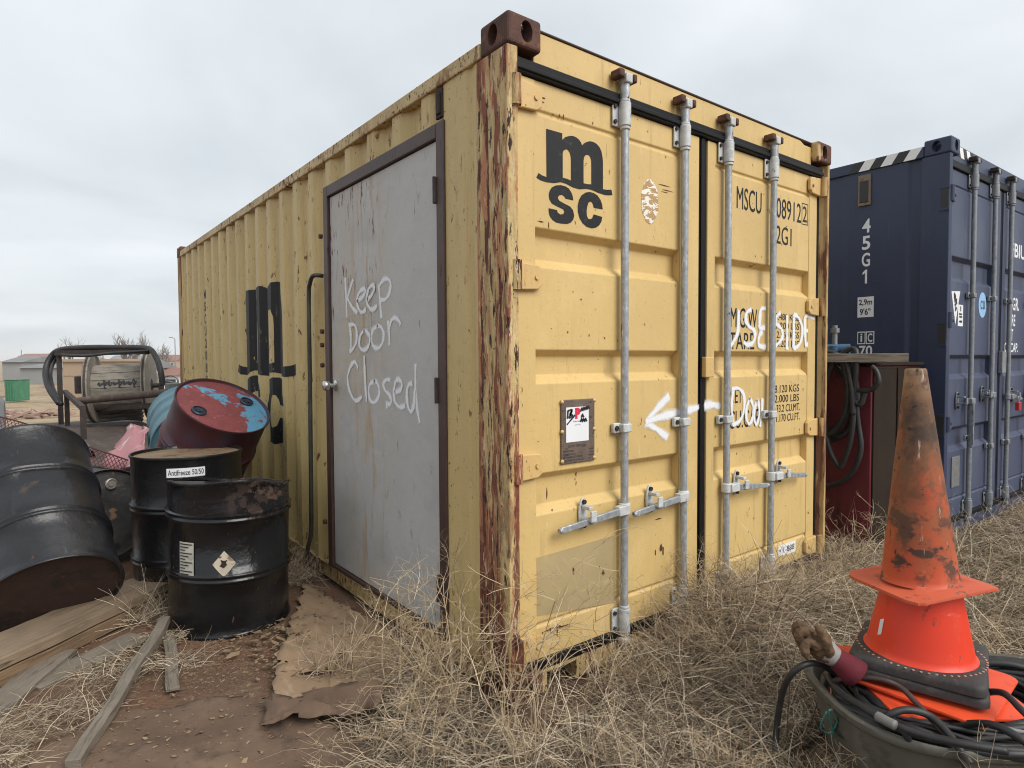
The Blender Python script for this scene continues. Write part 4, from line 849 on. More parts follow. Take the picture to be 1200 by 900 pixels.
MB().bar(W2(pt(76, 459, 8.5)), W2(pt(97, 478, 6.9)), .05, .05).build('side_rail', 'dark_steel', t); MB().bar(W2(pt(112, 480, 8.3)), W2(pt(190, 474, 8.0)), .05, .06).build('rear_rail', 'dark_steel', t)
for p in (pt(97, 478, 6.9), pt(78, 461, 8.4), pt(195, 460, 7.3), pt(189, 450, 8.2)):
    MB().bar(W2(p), W2((p.x, p.y, .485)), .055, .055, (1, 0, 0)).build('leg', 'dark_steel', t)
MB().tube([W2(LC-ax*.16), W2(RC+ax*.16)], .03, 10).build('axle', 'dark_steel', t, smooth=40)
MB().box(tuple(Vector(W2(pt(93, 452, 8.1)))-Vector((.05, .05, .10))), tuple(Vector(W2(pt(93, 452, 8.1)))+Vector((.05, .05, .12)))).build('bearing_block', 'dark_steel', t, bevel=.01)
MB().box(tuple(Vector(W2(pt(203, 455, 7.6)))-Vector((.08, .06, .06))), tuple(Vector(W2(pt(203, 455, 7.6)))+Vector((.09, .06, .06)))).build('bearing_block', 'grey_cab', t, bevel=.01)
def hose(name, label, path, r, m='hose', group=None, n=8, k=6, cat='hose'):
    p = smooth_path(path, k); c = Vector((0, 0, 0))
    base = min(p, key=lambda v: v.z).copy()
    o = MB().tube([v-base for v in p], r, n).build(name, m, smooth='all'); o.location = base
    return tag(o, label, cat, group)
L1 = [pt(x, y, d_) for x, y, d_ in ((69, 473, 8.2), (57, 455, 8.3), (53, 436, 8.5), (58, 420, 8.6), (70, 410, 8.6), (100, 407, 8.4), (140, 407, 8.2), (172, 408, 8.0), (182, 417, 7.9), (188, 434, 7.8), (191, 452, 7.8))]
hose('draped_hose', 'thick black hose looped over the spool stand arch', L1, .034, group='hoses over the spool stand')
L2 = [p+Vector((.05, .03, -.03)) for p in L1[1:8]]; L2 = [pt(72, 474, 8.2)]+L2
hose('draped_hose', 'second black hose hanging inside the left loop of the arch', L2, .030, group='hoses over the spool stand')
hose('draped_hose', 'thin black hose bowed under the spool stand top bar', [pt(x, y, 7.95) for x, y in ((72, 416), (100, 417), (130, 414), (160, 412), (174, 411))], .018, group='hoses over the spool stand')
def coil_path(c, rx, ry, turns, dz, ang0=0, jit=.02, u=(1, 0, 0), v=(0, 1, 0), seed=1, per=14):
    r_ = random.Random(seed); u = Vector(u); v = Vector(v); P = []
    for i in range(int(turns*per)+1):
        a = ang0+2*math.pi*i/per; s = 1+r_.uniform(-jit, jit)
        P.append(Vector(c)+u*(rx*s*math.cos(a))+v*(ry*s*math.sin(a))+Vector((0, 0, dz*i/per+r_.uniform(-jit, jit)*.3)))
    return P
hose('coiled_hose', 'coil of pale grey hose lying behind the wooden spool', coil_path((-.42, 8.35, .525), .34, .25, 3, .05, seed=4), .028, 'hose_grey')
hose('bent_pipe', 'pair of thin bent pipes right of the spool', [pt(x, y, 8.4) for x, y in ((190, 443), (200, 440), (207, 443), (208, 449), (198, 447), (192, 447))], .012, 'galv_dull', cat='pipe')
# expanded metal sheet: diamond lattice in the plane of the sheet
t = thing('expanded_metal_sheet', 'sagging maroon expanded metal sheet behind the tipped drum', 'metal sheet', (-1.28, 3.25, 0))
A = pt(-40, 484, 4.7); Bq = pt(150, 541, 4.45); dn = Vector((-.06, -.22, -.13)); o0 = Vector((-1.28, 3.25, 0))
eu = Bq-A; LU = eu.length; LV = dn.length
def sheet_pt(u, v):
    p = A+eu*(u/LU)+dn*(v/LV); s = u/LU
    p.z += .05*math.sin(s*math.pi)+.015*math.sin(s*7); return p-o0
mb = MB(); dx, dy = .034, .060
for sgn in (1, -1):
    k = -int(LV/dy)-2
    while k*dx < LU+LV:
        pts = []
        for j in range(15):
            v = LV*j/14; u = k*dx+sgn*v*dx/dy*1.0+(0 if sgn > 0 else LV*dx/dy)
            if 0 <= u <= LU: pts.append(sheet_pt(u, v))
        for a, b_ in zip(pts, pts[1:]): mb.bar(a, b_, .0045, .003)
        k += 1
la = mb.build('diamond_lattice', 'exp_metal', t, fix=False); la['kind'] = 'stuff'
for v in (0, LV):
    MB().tube([sheet_pt(u, v) for u in np.linspace(0, LU, 20)], .006, 6).build('edge_strand', 'exp_metal', t)
# crumpled sheet metal
def sheet(name, corners, m, res=(14, 14), amp=.01, seed=1, thick=.003, parent=None, ragged=.03, freq=1., zfn=None, solid=True):
    r_ = random.Random(seed); A_, B_, C_, D_ = [Vector(c) for c in corners]; vs = []; fs = []; nu, nv = res
    ph = [r_.uniform(0, 6) for _ in range(8)]
    base = (A_+B_+C_+D_)/4; base.z = min(A_.z, B_.z, C_.z, D_.z)
    for j in range(nv+1):
        for i in range(nu+1):
            u, v = i/nu, j/nv; p = (A_*(1-u)+B_*u)*(1-v)+(D_*(1-u)+C_*u)*v
            if i in (0, nu) or j in (0, nv): p = p+Vector((r_.uniform(-1, 1), r_.uniform(-1, 1), 0))*ragged*.5
            h = math.sin(u*7*freq+ph[0]+2*math.sin(v*4+ph[1]))*.5+math.sin(v*9*freq+ph[2]+u*3)*.35+math.sin((u+v)*17*freq+ph[3])*.2+abs(math.sin((u*.6-v)*8*freq+ph[4]))*.5
            p.z += amp*h
            if zfn: p.z += zfn(p.x, p.y, u, v)
            vs.append(p-base)
    for j in range(nv):
        for i in range(nu): fs.append((j*(nu+1)+i, j*(nu+1)+i+1, (j+1)*(nu+1)+i+1, (j+1)*(nu+1)+i))
    o = MB().add(vs, fs).build(name, m, parent, smooth=30, fix=False); o.location = base
    if solid:
        md = o.modifiers.new('solid', 'SOLIDIFY'); md.thickness = thick; md.offset = 0
    return o
tag(sheet('crumpled_metal_sheet', (pt(118, 552, 4.5), pt(170, 548, 4.35), pt(172, 500, 4.9), pt(150, 502, 5.1)), 'pink', (9, 9), .03, 5, .003, ragged=.05), 'crumpled faded pink metal sheet left of the teal drum', 'metal sheet')
t = thing('half_pipe', 'short grey half pipe on the near left corner of the steel deck', 'pipe', (-1.03, 5.3, .485))
mb = MB(); n = 12; vs = []; fs = []
for y in (-.5, .5):
    for r in (.13, .122):
        for i in range(n+1): a = math.pi*i/n; vs.append((r*math.cos(a), y, r*math.sin(a)*.9))
k = n+1
for i in range(n): fs += [(i, i+1, 2*k+i+1, 2*k+i), (k+i, k+i+1, 3*k+i+1, 3*k+i), (i, i+1, k+i+1, k+i), (2*k+i, 2*k+i+1, 3*k+i+1, 3*k+i)]
mb.add(vs, fs).build('pipe_shell', 'grey_cab', t, smooth=40)
# grey cabinet at the left edge of the picture
t = thing('grey_steel_cabinet', 'grey steel cabinet with slanted top and post at the left edge', 'cabinet', (-2.1, 6.1, -.02))
MB().prism([(0, 0), (.56, 0), (.56, .96), (.45, 1.10), (0, 1.14)], lambda u, v, d: (u, d-.25, v), .5).build('body', 'grey_cab', t, bevel=.008); MB().box((.06, -.262, .12), (.48, -.2505, .88)).build('door', 'grey_cab', t, bevel=.004); MB().box((.44, -.285, .45), (.46, -.2625, .58)).build('handle', 'dark_steel', t)
MB().box((.43, -.20, 1.085), (.51, -.12, 1.62)).build('post', 'galv_dull', t, bevel=.004)

# ------------------------------------------------------------------ lumber, tarp and cardboard on the ground
M['timber'] = mat('weathered_timber', (.22, .160, .105), .9, var=.2, vscale=5, layers=[((.14, .10, .065), 3.5, .50, .14, (.5, 6, 6), .95), ((.27, .205, .14), 14, .58, .12, (.6, 9, 9), .9), ((.03, .022, .016), 7, .63, .03, (.18, 5, 5), .95)], bump=(9, .5, .012, (.4, 7, 7)))
M['timber_brown'] = mat('brown_timber', (.185, .120, .068), .9, var=.2, vscale=5, layers=[((.11, .07, .04), 4, .50, .14, (.5, 6, 6), .95), ((.25, .175, .105), 14, .58, .12, (.6, 9, 9), .9), ((.03, .022, .016), 9, .62, .03, (.18, 5, 5), .95)], bump=(9, .5, .012, (.4, 7, 7)))
M['grey_board'] = mat('grey_weathered_board', (.185, .155, .120), .9, var=.2, vscale=6, layers=[((.10, .08, .06), 8, .51, .12, (.7, 9, 9), .95), ((.27, .235, .19), 18, .6, .1, (.6, 9, 9), .9)], bump=(14, .5, .008, (.6, 9, 9)))
M['tarp'] = mat('dusty_brown_tarp', (.125, .078, .050), .85, var=.22, vscale=2.5, layers=[((.175, .115, .076), 3.5, .50, .2, None, .9), ((.05, .032, .024), 5, .55, .15, None, .9), ((.16, .115, .08), 38, .62, .1, None, .9)], bump=(3.5, .6, .03), bump2=(80, .2, .003))
M['cardboard'] = mat('wet_cardboard', (.29, .195, .118), .9, var=.15, vscale=3, layers=[((.20, .13, .078), 4, .52, .15, (1, 1, 1), .9), ((.38, .275, .175), 8, .57, .15, (3, .6, 1), .9), ((.07, .045, .03), 18, .62, .08, None, .9)], bump=(9, .4, .012), bump2=(90, .2, .003, (1, .2, 1)))
M['leaf_litter'] = mat('dry_leaf_scraps', (.2, .14, .08), .9, var=.1, vscale=30, island=((.09, .055, .032), (.20, .13, .07), (.33, .24, .14), (.15, .09, .05)))
def plank(name, label, p0, p1, w_, h_, m, group='loose boards in front of the drums', twist=0., ends=True):
    p0, p1 = Vector(p0), Vector(p1); L = (p1-p0).length; n = max(6, int(L/.06)); vs = []; fs = []; r_ = random.Random(int(L*1000)+int(w_*999))
    for i in range(n+1):
        x = L*i/n; dy_ = .004*math.sin(i*.7+1)+r_.uniform(-.0012, .0012); e_ = r_.uniform(-.0015, .0015)
        if i in (0, n): x += r_.uniform(-.004, .004)
        for a, b_ in ((-1, -1), (-1, 1), (-.3, 1.01+r_.uniform(-.02, .02)), (.35, .99+r_.uniform(-.02, .02)), (1, 1), (1, -1)):
            vs.append((x+r_.uniform(-.001, .001), a*w_/2+dy_, (b_*.5+.5)*h_+e_*(b_ > 0)))
    k = 6
    for i in range(n):
        for j in range(k): fs.append((i*k+j, i*k+(j+1) % k, (i+1)*k+(j+1) % k, (i+1)*k+j))
    fs += [tuple(range(k))[::-1], tuple(n*k+j for j in range(k))]
    o = MB().add(vs, fs).build(name, m, smooth=22, bevel=.0025); d = p1-p0
    o.location = p0; o.rotation_euler = (twist, -math.atan2(d.z, d.to_2d().length), math.atan2(d.y, d.x)); return tag(o, label, 'board', group)
plank('timber_beam', 'lower front timber of the stack below the tipped drum', (-2.07, 1.085, 0.0), (-.86, 2.055, .01), .15, .062, 'timber_brown')
plank('timber_beam', 'upper weathered timber lying on the stack below the tipped drum', (-2.06, 1.105, .070), (-.82, 2.10, .080), .17, .046, 'timber')
plank('timber_beam', 'rear flat timber directly against the rim of the tipped drum', (-2.05, 1.30, .0), (-.76, 2.30, .012), .15, .104, 'timber')
plank('loose_board', 'long narrow grey stick slanting over the brown tarp', (-1.318, .600, .012), (-.885, 1.62, .045), .046, .034, 'grey_board')
plank('loose_board', 'short thin lath beside the long grey stick', (-.965, .965, .004), (-.895, 1.50, .012), .05, .012, 'grey_board')
plank('loose_board', 'wide plank end jutting out under the thick beam', (-1.70, .93, .003), (-1.30, 1.62, .010), .12, .022, 'grey_board')
plank('loose_board', 'flat old board half buried in straw before the beam', (-1.42, 1.36, -.002), (-1.0, 1.62, .004), .14, .018, 'grey_board')
plank('loose_board', 'pale board lying under the tipped drum at the left edge', (-1.75, 2.16, .0), (-1.18, 2.05, .006), .09, .02, 'hose_grey')
gfn = lambda x, y, u, v: gz(x, y)+.016
tarp_o = tag(sheet('brown_tarp', ((-1.62, .55, 0), (-.50, -.05, 0), (-.62, .62, 0), (-1.22, .98, 0)), 'tarp', (44, 34), .016, 3, .003, zfn=gfn, ragged=.03, freq=1.1), 'dusty brown tarp spread over the bottom left ground', 'tarp')
def bump_(x, y, u, v): return gz(x, y)+.010+.02*max(0, math.sin(u*3.1))*max(0, .2-v)*4
card_o = tag(sheet('cardboard_sheet', ((-.70, .60, .006), (-.10, .26, .006), (-.03, 1.10, .006), (-.12, 1.85, .006)), 'cardboard', (30, 34), .014, 8, .004, zfn=bump_, ragged=.05), 'torn damp cardboard sheet beside the container wall', 'cardboard', 'cardboard scraps by the container')
tag(sheet('cardboard_sheet', ((-.60, .86, .012), (-.42, .66, .012), (-.16, 1.10, .012), (-.30, 1.44, .012)), 'cardboard', (22, 24), .016, 12, .004, zfn=bump_, ragged=.06, freq=1.3), 'smaller wrinkled cardboard flap lying on the torn sheet', 'cardboard', 'cardboard scraps by the container')
tag(sheet('tarp_flap', ((-.78, .46, .03), (-.42, .24, .05), (-.33, .36, .06), (-.70, .60, .03)), 'tarp', (20, 10), .03, 21, .004, zfn=lambda x, y, u, v: gz(x, y)+.02, ragged=.03), 'folded brown tarp edge between cardboard and straw', 'tarp')
# scraps of bark, leaf and cardboard
vs = []; fs = []; r_ = random.Random(11)
def scrap(x, y, s, z=0):
    a = r_.uniform(0, 6.28); b = len(vs); h = gz(x, y)+.012+z; n = r_.choice((4, 5, 6)); tl = (r_.uniform(-.5, .5), r_.uniform(-.5, .5)); sq = r_.uniform(.3, .9)
    for i in range(n):
        q = a+2*math.pi*i/n; rr_ = s*r_.uniform(.35, 1.2); X, Y = rr_*math.cos(q), rr_*math.sin(q)*sq; vs.append((x+X, y+Y, h+X*tl[0]+Y*tl[1]+r_.uniform(0, s*.25)))
    fs.append(tuple(range(b, b+n)))
for i in range(800):
    k = r_.random()
    if k < .5: x, y = r_.gauss(-.50, .11), r_.gauss(1.12, .20)
    elif k < .75: x, y = r_.gauss(-.62, .2), r_.gauss(1.1, .3)
    else: x, y = r_.uniform(-1.6, -.1), r_.uniform(.3, 2.2)
    if x > -.05: continue
    scrap(x, y, r_.uniform(.003, .014)*(1 if k > .12 else r_.uniform(1.5, 4)), r_.uniform(0, .02))
for i in range(2600): scrap(r_.uniform(-1.7, -.05), r_.uniform(.1, 3.2), r_.uniform(.003, .008))
for so_ in (tarp_o, card_o):
    nv_ = len(so_.data.vertices)
    for i in range(420):
        v = so_.data.vertices[r_.randrange(nv_)].co+so_.location; x, y = v.x+r_.uniform(-.012, .012), v.y+r_.uniform(-.012, .012); scrap(x, y, r_.choice((r_.uniform(.002, .006), r_.uniform(.002, .006), r_.uniform(.006, .014))), v.z+.004-gz(x, y)-.012)
o = MB().add(vs, fs).build('leaf_litter', 'leaf_litter', fix=False); tag(o, 'brown leaf and bark scraps strewn on the dirt', 'litter', kind='stuff')

# clods and pebbles in the dirt
M['grit'] = mat('dirt_clods', (.15, .09, .055), .95, var=.1, vscale=30, island=((.075, .042, .026), (.15, .082, .046), (.21, .145, .095), (.11, .06, .036)))
vs = []; fs = []
for i in range(5200):
    x, y = r_.uniform(-1.75, -.04), r_.uniform(.2, 3.0)
    if r_.random() < .5: x, y = r_.gauss(-.72, .16), r_.gauss(1.2, .18)
    s = r_.uniform(.002, .0055)*(1 if r_.random() < .93 else 2.2); h = gz(x, y)+.001; b = len(vs)
    for dx, dy, dz in ((1, 0, 0), (0, 1, 0), (-1, 0, 0), (0, -1, 0), (0, 0, .9)): vs.append((x+dx*s*r_.uniform(.6, 1.2), y+dy*s*r_.uniform(.6, 1.2), h+dz*s*r_.uniform(.6, 1.2)))
    fs += [(b, b+1, b+4), (b+1, b+2, b+4), (b+2, b+3, b+4), (b+3, b, b+4)]
tag(MB().add(vs, fs).build('dirt_clods', 'grit', fix=False), 'small clods and grit on the reddish dirt', 'grit', kind='stuff')

# ------------------------------------------------------------------ between the containers: maroon box, hoses, valve
M['maroon'] = mat('maroon_tank_paint', (.135, .014, .022), .5, var=.2, vscale=3, layers=[((.075, .010, .014), 4, .52, .15, (1, 1, .4), .6), ((.16, .06, .05), 30, .66, .06, (1, 1, .5), .8), ((.03, .012, .01), 16, .6, .08, (1, 1, .3), .8)], bump=(30, .1, .004))
M['brown_plate'] = mat('rusty_brown_plate', (.024, .015, .010), .9, spec=.2, var=.25, vscale=4, layers=[((.042, .024, .015), 6, .54, .15, (1, 1, .3), .9), ((.025, .016, .012), 12, .57, .1, (1, 1, .5), .9)], bump=(40, .3, .004))
M['valve_blue'] = mat('blue_valve_paint', (.055, .12, .22), .5, var=.2, vscale=20, layers=[((.14, .14, .14), 30, .6, .1, None, .5)])
t = thing('steel_box', 'maroon and brown rusty steel box standing between the two containers', 'steel box', (2.95, -.03, -.01))
MB().box((.0, .0, .05), (.78, 1.25, 1.285)).build('body', 'maroon', t, bevel=.006)
MB().box((.015, -.012, .03), (.775, -.001, 1.27)).build('front_plate', 'brown_plate', t, bevel=.003); MB().box((-.02, -.03, 1.2855), (.79, 1.27, 1.305)).build('top_plate', 'brown_plate', t, bevel=.003)
MB().box((.36, -.022, .04), (.39, -.0125, 1.27)).build('plate_seam', 'brown_plate', t)
for x in (.03, .68): MB().box((x, .05, 0), (x+.08, 1.2, .0495)).build('skid', 'dark_steel', t)
plank('wood_block', 'rough wooden block on top of the maroon box', (2.70, .30, 1.30), (2.99, -.22, 1.30), .10, .055, 'grey_board', group=None)
t = thing('valve', 'small blue pipe valve with steel stem on the maroon box', 'valve', (2.93, .20, 1.298))
MB().lathe([(.002, 0), (.05, 0), (.05, .02), (.03, .03), (.03, .06), (.045, .075), (.045, .11), (.026, .12), (.002, .12)], 18).build('body', 'valve_blue', t, smooth=40)
MB().tube([(-.02, .06, .09), (.02, -.09, .09)], .034, 12).build('port', 'valve_blue', t, smooth=40); MB().tube([(0, 0, .12), (0, 0, .25)], .016, 10).tube([(0, 0, .2), (0, 0, .23)], .028, 6).build('stem', 'galv_dull', t, smooth=40)
hg = 'black hoses hung on the maroon box'
bx = lambda y, z, o=0.: (2.93-o, y, z)
hose('hanging_hose', 'outermost long black hose hanging lowest on the maroon box', [bx(.20, 1.32, .0), bx(.16, 1.345, .03), bx(.10, 1.33, .06), bx(.06, 1.25, .07), bx(.04, 1.1, .06), bx(.02, .9, .05), bx(.0, .75, .05), bx(.03, .62, .05), bx(.10, .52, .05), bx(.22, .46, .04), bx(.34, .46, .03)], .017, group=hg)
def loop(yc, zc, ry, rz, o, turns, seed, rr=.016):
    return [Vector((2.93-o, yc, zc))+v for v in [Vector((p.z*.0-.004*i/8, p.x, p.y)) for i, p in enumerate(coil_path((0, 0, 0), ry, rz, turns, 0, 1.4, .05, (1, 0, 0), (0, 1, 0), seed))]]
hose('hanging_hose', 'coil of three black hose loops under the wooden block', loop(.16, 1.06, .13, .25, .04, 3, 2), .016, group=hg)
hose('hanging_hose', 'wide black hose coil behind the other loops on the maroon box', loop(.26, 1.02, .20, .26, .022, 2.2, 5), .015, group=hg)
hose('hanging_hose', 'black hose coil of four loops nearest the container edge', loop(.21, 1.10, .15, .27, .075, 3.6, 8), .018, group=hg)
hose('hanging_hose', 'long narrow black hose loop hanging in front of the coil', loop(.12, .98, .09, .36, .10, 1.3, 13), .017, group=hg)
hose('hanging_hose', 'short black hose bent up beside the wooden block', [bx(.10, 1.20, .06), bx(.04, 1.13, .08), bx(-.06, 1.12, .09), bx(-.115, 1.17, .09), bx(-.10, 1.24, .08), bx(-.07, 1.275, .08)], .016, group=hg)
hose('hanging_hose', 'black hose draped over the wooden block front', [bx(.14, 1.29, .1), bx(.09, 1.37, .09), bx(.04, 1.385, .08), bx(.015, 1.34, .10), bx(.02, 1.2, .10), bx(.03, 1.06, .09), bx(-.01, 1.03, .09), bx(-.03, 1.10, .08)], .018, group=hg)

# ------------------------------------------------------------------ tub of hoses with the traffic cones
M['tub'] = mat('grey_green_tub_plastic', (.100, .094, .074), .6, var=.1, vscale=4, layers=[((.16, .155, .13), 5, .52, .2, (1, 1, .4), .65), ((.06, .055, .042), 12, .57, .12, None, .8), ((.22, .20, .16), 40, .65, .07, (1, 1, .3), .8)], bump=(30, .1, .004))
u_ = Vector((.79, -.613, 0)).normalized(); v_ = Vector((.613, .79, 0)).normalized(); TC = Vector((.868, -1.178, -.012))
t = thing('plastic_tub', 'grey green oval plastic tub full of black hoses', 'tub', TC, (0, 0, math.atan2(u_.y, u_.x)))
def ov(a, s, e_=3.2):
    c_, s_ = math.cos(a), math.sin(a); return s*.435*math.copysign(abs(c_)**(2/e_), c_), s*.290*math.copysign(abs(s_)**(2/e_), s_)
pr = [(.01, .012), (.80, .012), (.83, .02), (.86, .08), (.93, .20), (.965, .262), (1.0, .266), (1.015, .274), (1.015, .290), (.998, .296), (.965, .292), (.945, .27), (.90, .19), (.835, .06), (.80, .03), (.01, .03)]
vs = []; fs = []; n = 72
for s, z in pr:
    for j in range(n):
        a = 2*math.pi*j/n; x, y = ov(a, s+(.006*math.sin(a*24) if .05 < z < .25 else 0)); vs.append((x, y, z+.012*math.sin(a*2+1)*(z > .2)))
for i in range(len(pr)-1):
    for j in range(n): fs.append((i*n+j, i*n+(j+1) % n, (i+1)*n+(j+1) % n, (i+1)*n+j))
MB().add(vs, fs).build('tub_wall', 'tub', t, smooth=50)
hg = 'rubber hoses coiled in the tub'
def tubcoil(label, rx, ry, z, turns, dz, seed, r_, m='hose', off=(0, 0), jit=.035):
    hose('coiled_hose', label, coil_path(tuple(TC+Vector((off[0], off[1], z))), rx, ry, turns*1.7, dz*.65, seed*1.3, jit*1.3, u_, v_, seed), r_*.66, m, hg, k=5)
tubcoil('lowest black hose coil filling the tub bottom', .34, .21, .10, 5, .018, 3, .021)
tubcoil('outer black hose coil pressed along the tub rim', .395, .252, .20, 3, .026, 7, .019)
tubcoil('inner black hose coil just under the cone flanges', .31, .19, .215, 3.4, .022, 11, .020)
tubcoil('dusty black hose coil topmost on the right of the tub', .33, .20, .262, 1.6, .018, 17, .020, off=(.07, -.05))
tubcoil('black hose coil heaped over the tub front rim', .43, .275, .275, 1.7, .014, 31, .018, off=(-.01, -.02), jit=.02)
tubcoil('thin black cable coil looped loosely on top of the hoses', .37, .225, .292, 1.6, .006, 37, .012, off=(.02, -.04), jit=.06)
tubcoil('thin dusty cable coil at the tub front', .40, .255, .280, 1.4, .008, 41, .011, off=(.0, -.03), jit=.05)
tubcoil('brown hose coil mixed into the black ones', .36, .225, .235, 1.3, .025, 23, .016, 'hose_brown')
tubcoil('thin grey hose ring lying on the black coils', .35, .21, .285, .9, .01, 29, .014, 'hose_grey', off=(.03, -.01))
def tp(px, py, z):
    d_ = rt*(px-600)/741.594-up*(py-450)/741.594+fw; k = (z-CAM[2])/d_.z; return Vector(CAM)+d_*k
def hpath(pts): return [tp(*p) for p in pts]
hose('loose_hose', 'black hose arching over the left end of the tub', hpath([(908, 905, .01), (909, 868, .08), (912, 838, .16), (917, 812, .25), (926, 792, .33), (942, 779, .37), (960, 778, .36), (975, 786, .33), (1000, 800, .30)]), .0100, group=hg)
hose('loose_hose', 'brown cable arching in front of the black cone base', hpath([(973, 802, .30), (985, 796, .33), (1008, 794, .35), (1035, 797, .36), (1056, 806, .35), (1076, 826, .33), (1098, 850, .31), (1120, 874, .28), (1138, 895, .25)]), .0085, 'hose_brown', hg)
hose('loose_hose', 'black hose bowing over the tub front rim and hanging down', hpath([(1024, 905, .02), (1021, 880, .12), (1024, 862, .22), (1036, 842, .31), (1060, 832, .34), (1088, 838, .33), (1110, 858, .31), (1128, 885, .28), (1136, 915, .2)]), .0100, group=hg)
hose('loose_hose', 'grey black hose sagging below the middle of the front rim', hpath([(1046, 846, .32), (1060, 858, .31), (1070, 880, .24), (1086, 905, .12)]), .0098, group=hg)
hose('loose_hose', 'tan dusty hose trailing from the tub to the left', hpath([(1025, 852, .26), (1010, 862, .2), (996, 876, .13), (982, 895, .04), (975, 910, .01)]), .0105, 'hose_grey', hg)
hose('loose_hose', 'hose with a grey sleeve running along the front rim', hpath([(968, 790, .31), (985, 812, .31), (1010, 828, .32), (1045, 848, .32), (1085, 862, .32), (1130, 872, .33), (1180, 880, .33)]), .0108, group=hg)
hose('hose_sleeve', 'short pale sleeve around the front hose', hpath([(1028, 839, .335), (1037, 844, .335), (1049, 850, .335)]), .0135, 'hose_grey', cat='sleeve')
hose('loose_hose', 'black hose crossing the right side of the tub', hpath([(1110, 852, .27), (1140, 848, .31), (1165, 850, .34), (1190, 862, .34), (1215, 880, .32)]), .0105, group=hg)
hose('loose_hose', 'thick black hose rising at the right edge', hpath([(1150, 812, .33), (1175, 812, .36), (1195, 830, .36), (1215, 850, .34)]), .0098, group=hg)
M['wire_teal'] = mat('teal_wire', (.05, .28, .25), .5); M['wire_red'] = mat('red_white_wire', (.36, .13, .12), .5)
for pth, m, lb in (([(963, 828, .26), (956, 846, .18), (968, 852, .16), (975, 838, .22), (966, 826, .27), (972, 858, .14)], 'wire_teal', 'tangle of teal wire on the tub side'), ([(968, 800, .3), (970, 826, .26), (978, 842, .2), (988, 852, .16), (986, 858, .14)], 'wire_red', 'thin red wire dangling down the tub side')):
    hose('loose_wire', lb, [p-v_*.03 for p in hpath(pth)], .0028, m, cat='wire', n=5)
# cones
def cone_mat(name, base, layers, rough=.5): return mat(name, base, rough, var=.06, vscale=6, layers=layers, bump=(50, .12, .003))
ORG = (.72, .065, .014)
M['cone_dirty'] = cone_mat('grimy_orange_cone', (.50, .066, .018), [
    ((.50, .12, .045), 5, .5, .2, (1, 1, .5), .6), ((.30, .085, .030), 8, .30, .2, (1, 1, .6), .7, {'z': (.02, .20)}), ((.20, .075, .032), 22, .50, .08, (1, 1, .8), .7, {'z': (.04, .22)}),
    ((.145, .072, .036), 6, .40, .14, (1, 1, .7), .75, {'z': (.20, .40)}), ((.060, .038, .025), 9, .47, .10, (1, 1, .8), .75, {'z': (.24, .42)}),
    ((.32, .20, .11), 10, .36, .2, None, .8, {'z': (.57, .65)}), ((.06, .030, .020), 11, .52, .06, (1, 1, 1.5), .75, {'z': (.0, .06), 'z2': (.34, .16)}),
    ((.10, .045, .026), 16, .53, .06, (1, 1, 1.2), .75, {'mask': (4, .42)}), ((.03, .022, .02), 34, .62, .04, (1, 1, .7), .8), ((.50, .36, .30), 26, .64, .04, (1.6, 1.6, .12), .8)], .55)
M['cone_flange'] = cone_mat('faded_orange_flange', (.56, .105, .048), [((.48, .10, .05), 8, .5, .2, None, .6), ((.20, .09, .06), 24, .60, .06, None, .75), ((.10, .05, .035), 40, .66, .04, None, .75)], .6)
M['cone_bright'] = cone_mat('bright_red_orange_cone', (.72, .042, .012), [((.80, .10, .038), 5, .52, .2, (1, 1, .4), .55), ((.45, .035, .015), 9, .55, .12, (1, 1, .3), .6, {'op': .6}), ((.25, .05, .03), 40, .61, .05, (1, 1, .4), .75, {'mask': (4, .45)}), ((.78, .25, .16), 50, .63, .04, (.3, .3, 1), .7, {'mask': (5, .45)})], .45)
M['cone_fluo'] = cone_mat('orange_flange', (.80, .085, .025), [((.55, .075, .03), 10, .52, .16, None, .65), ((.25, .08, .05), 26, .62, .08, None, .75)], .5)
M['cone_black'] = mat('black_rubber_base', (.038, .036, .034), .7, var=.2, vscale=8, layers=[((.09, .08, .07), 12, .54, .16, None, .8), ((.14, .12, .095), 50, .63, .08, None, .85)], bump=(60, .3, .004))
M['dots'] = mat('pale_orange_dots', (.45, .25, .19), .7)
def rsq(half, rc, n=6):
    P = []
    for cx, cy, a0 in ((1, 1, 0), (-1, 1, 90), (-1, -1, 180), (1, -1, 270)):
        for i in range(n+1): a = R_(a0+90*i/n); P.append((cx*(half-rc)+rc*math.cos(a), cy*(half-rc)+rc*math.sin(a)))
    return P
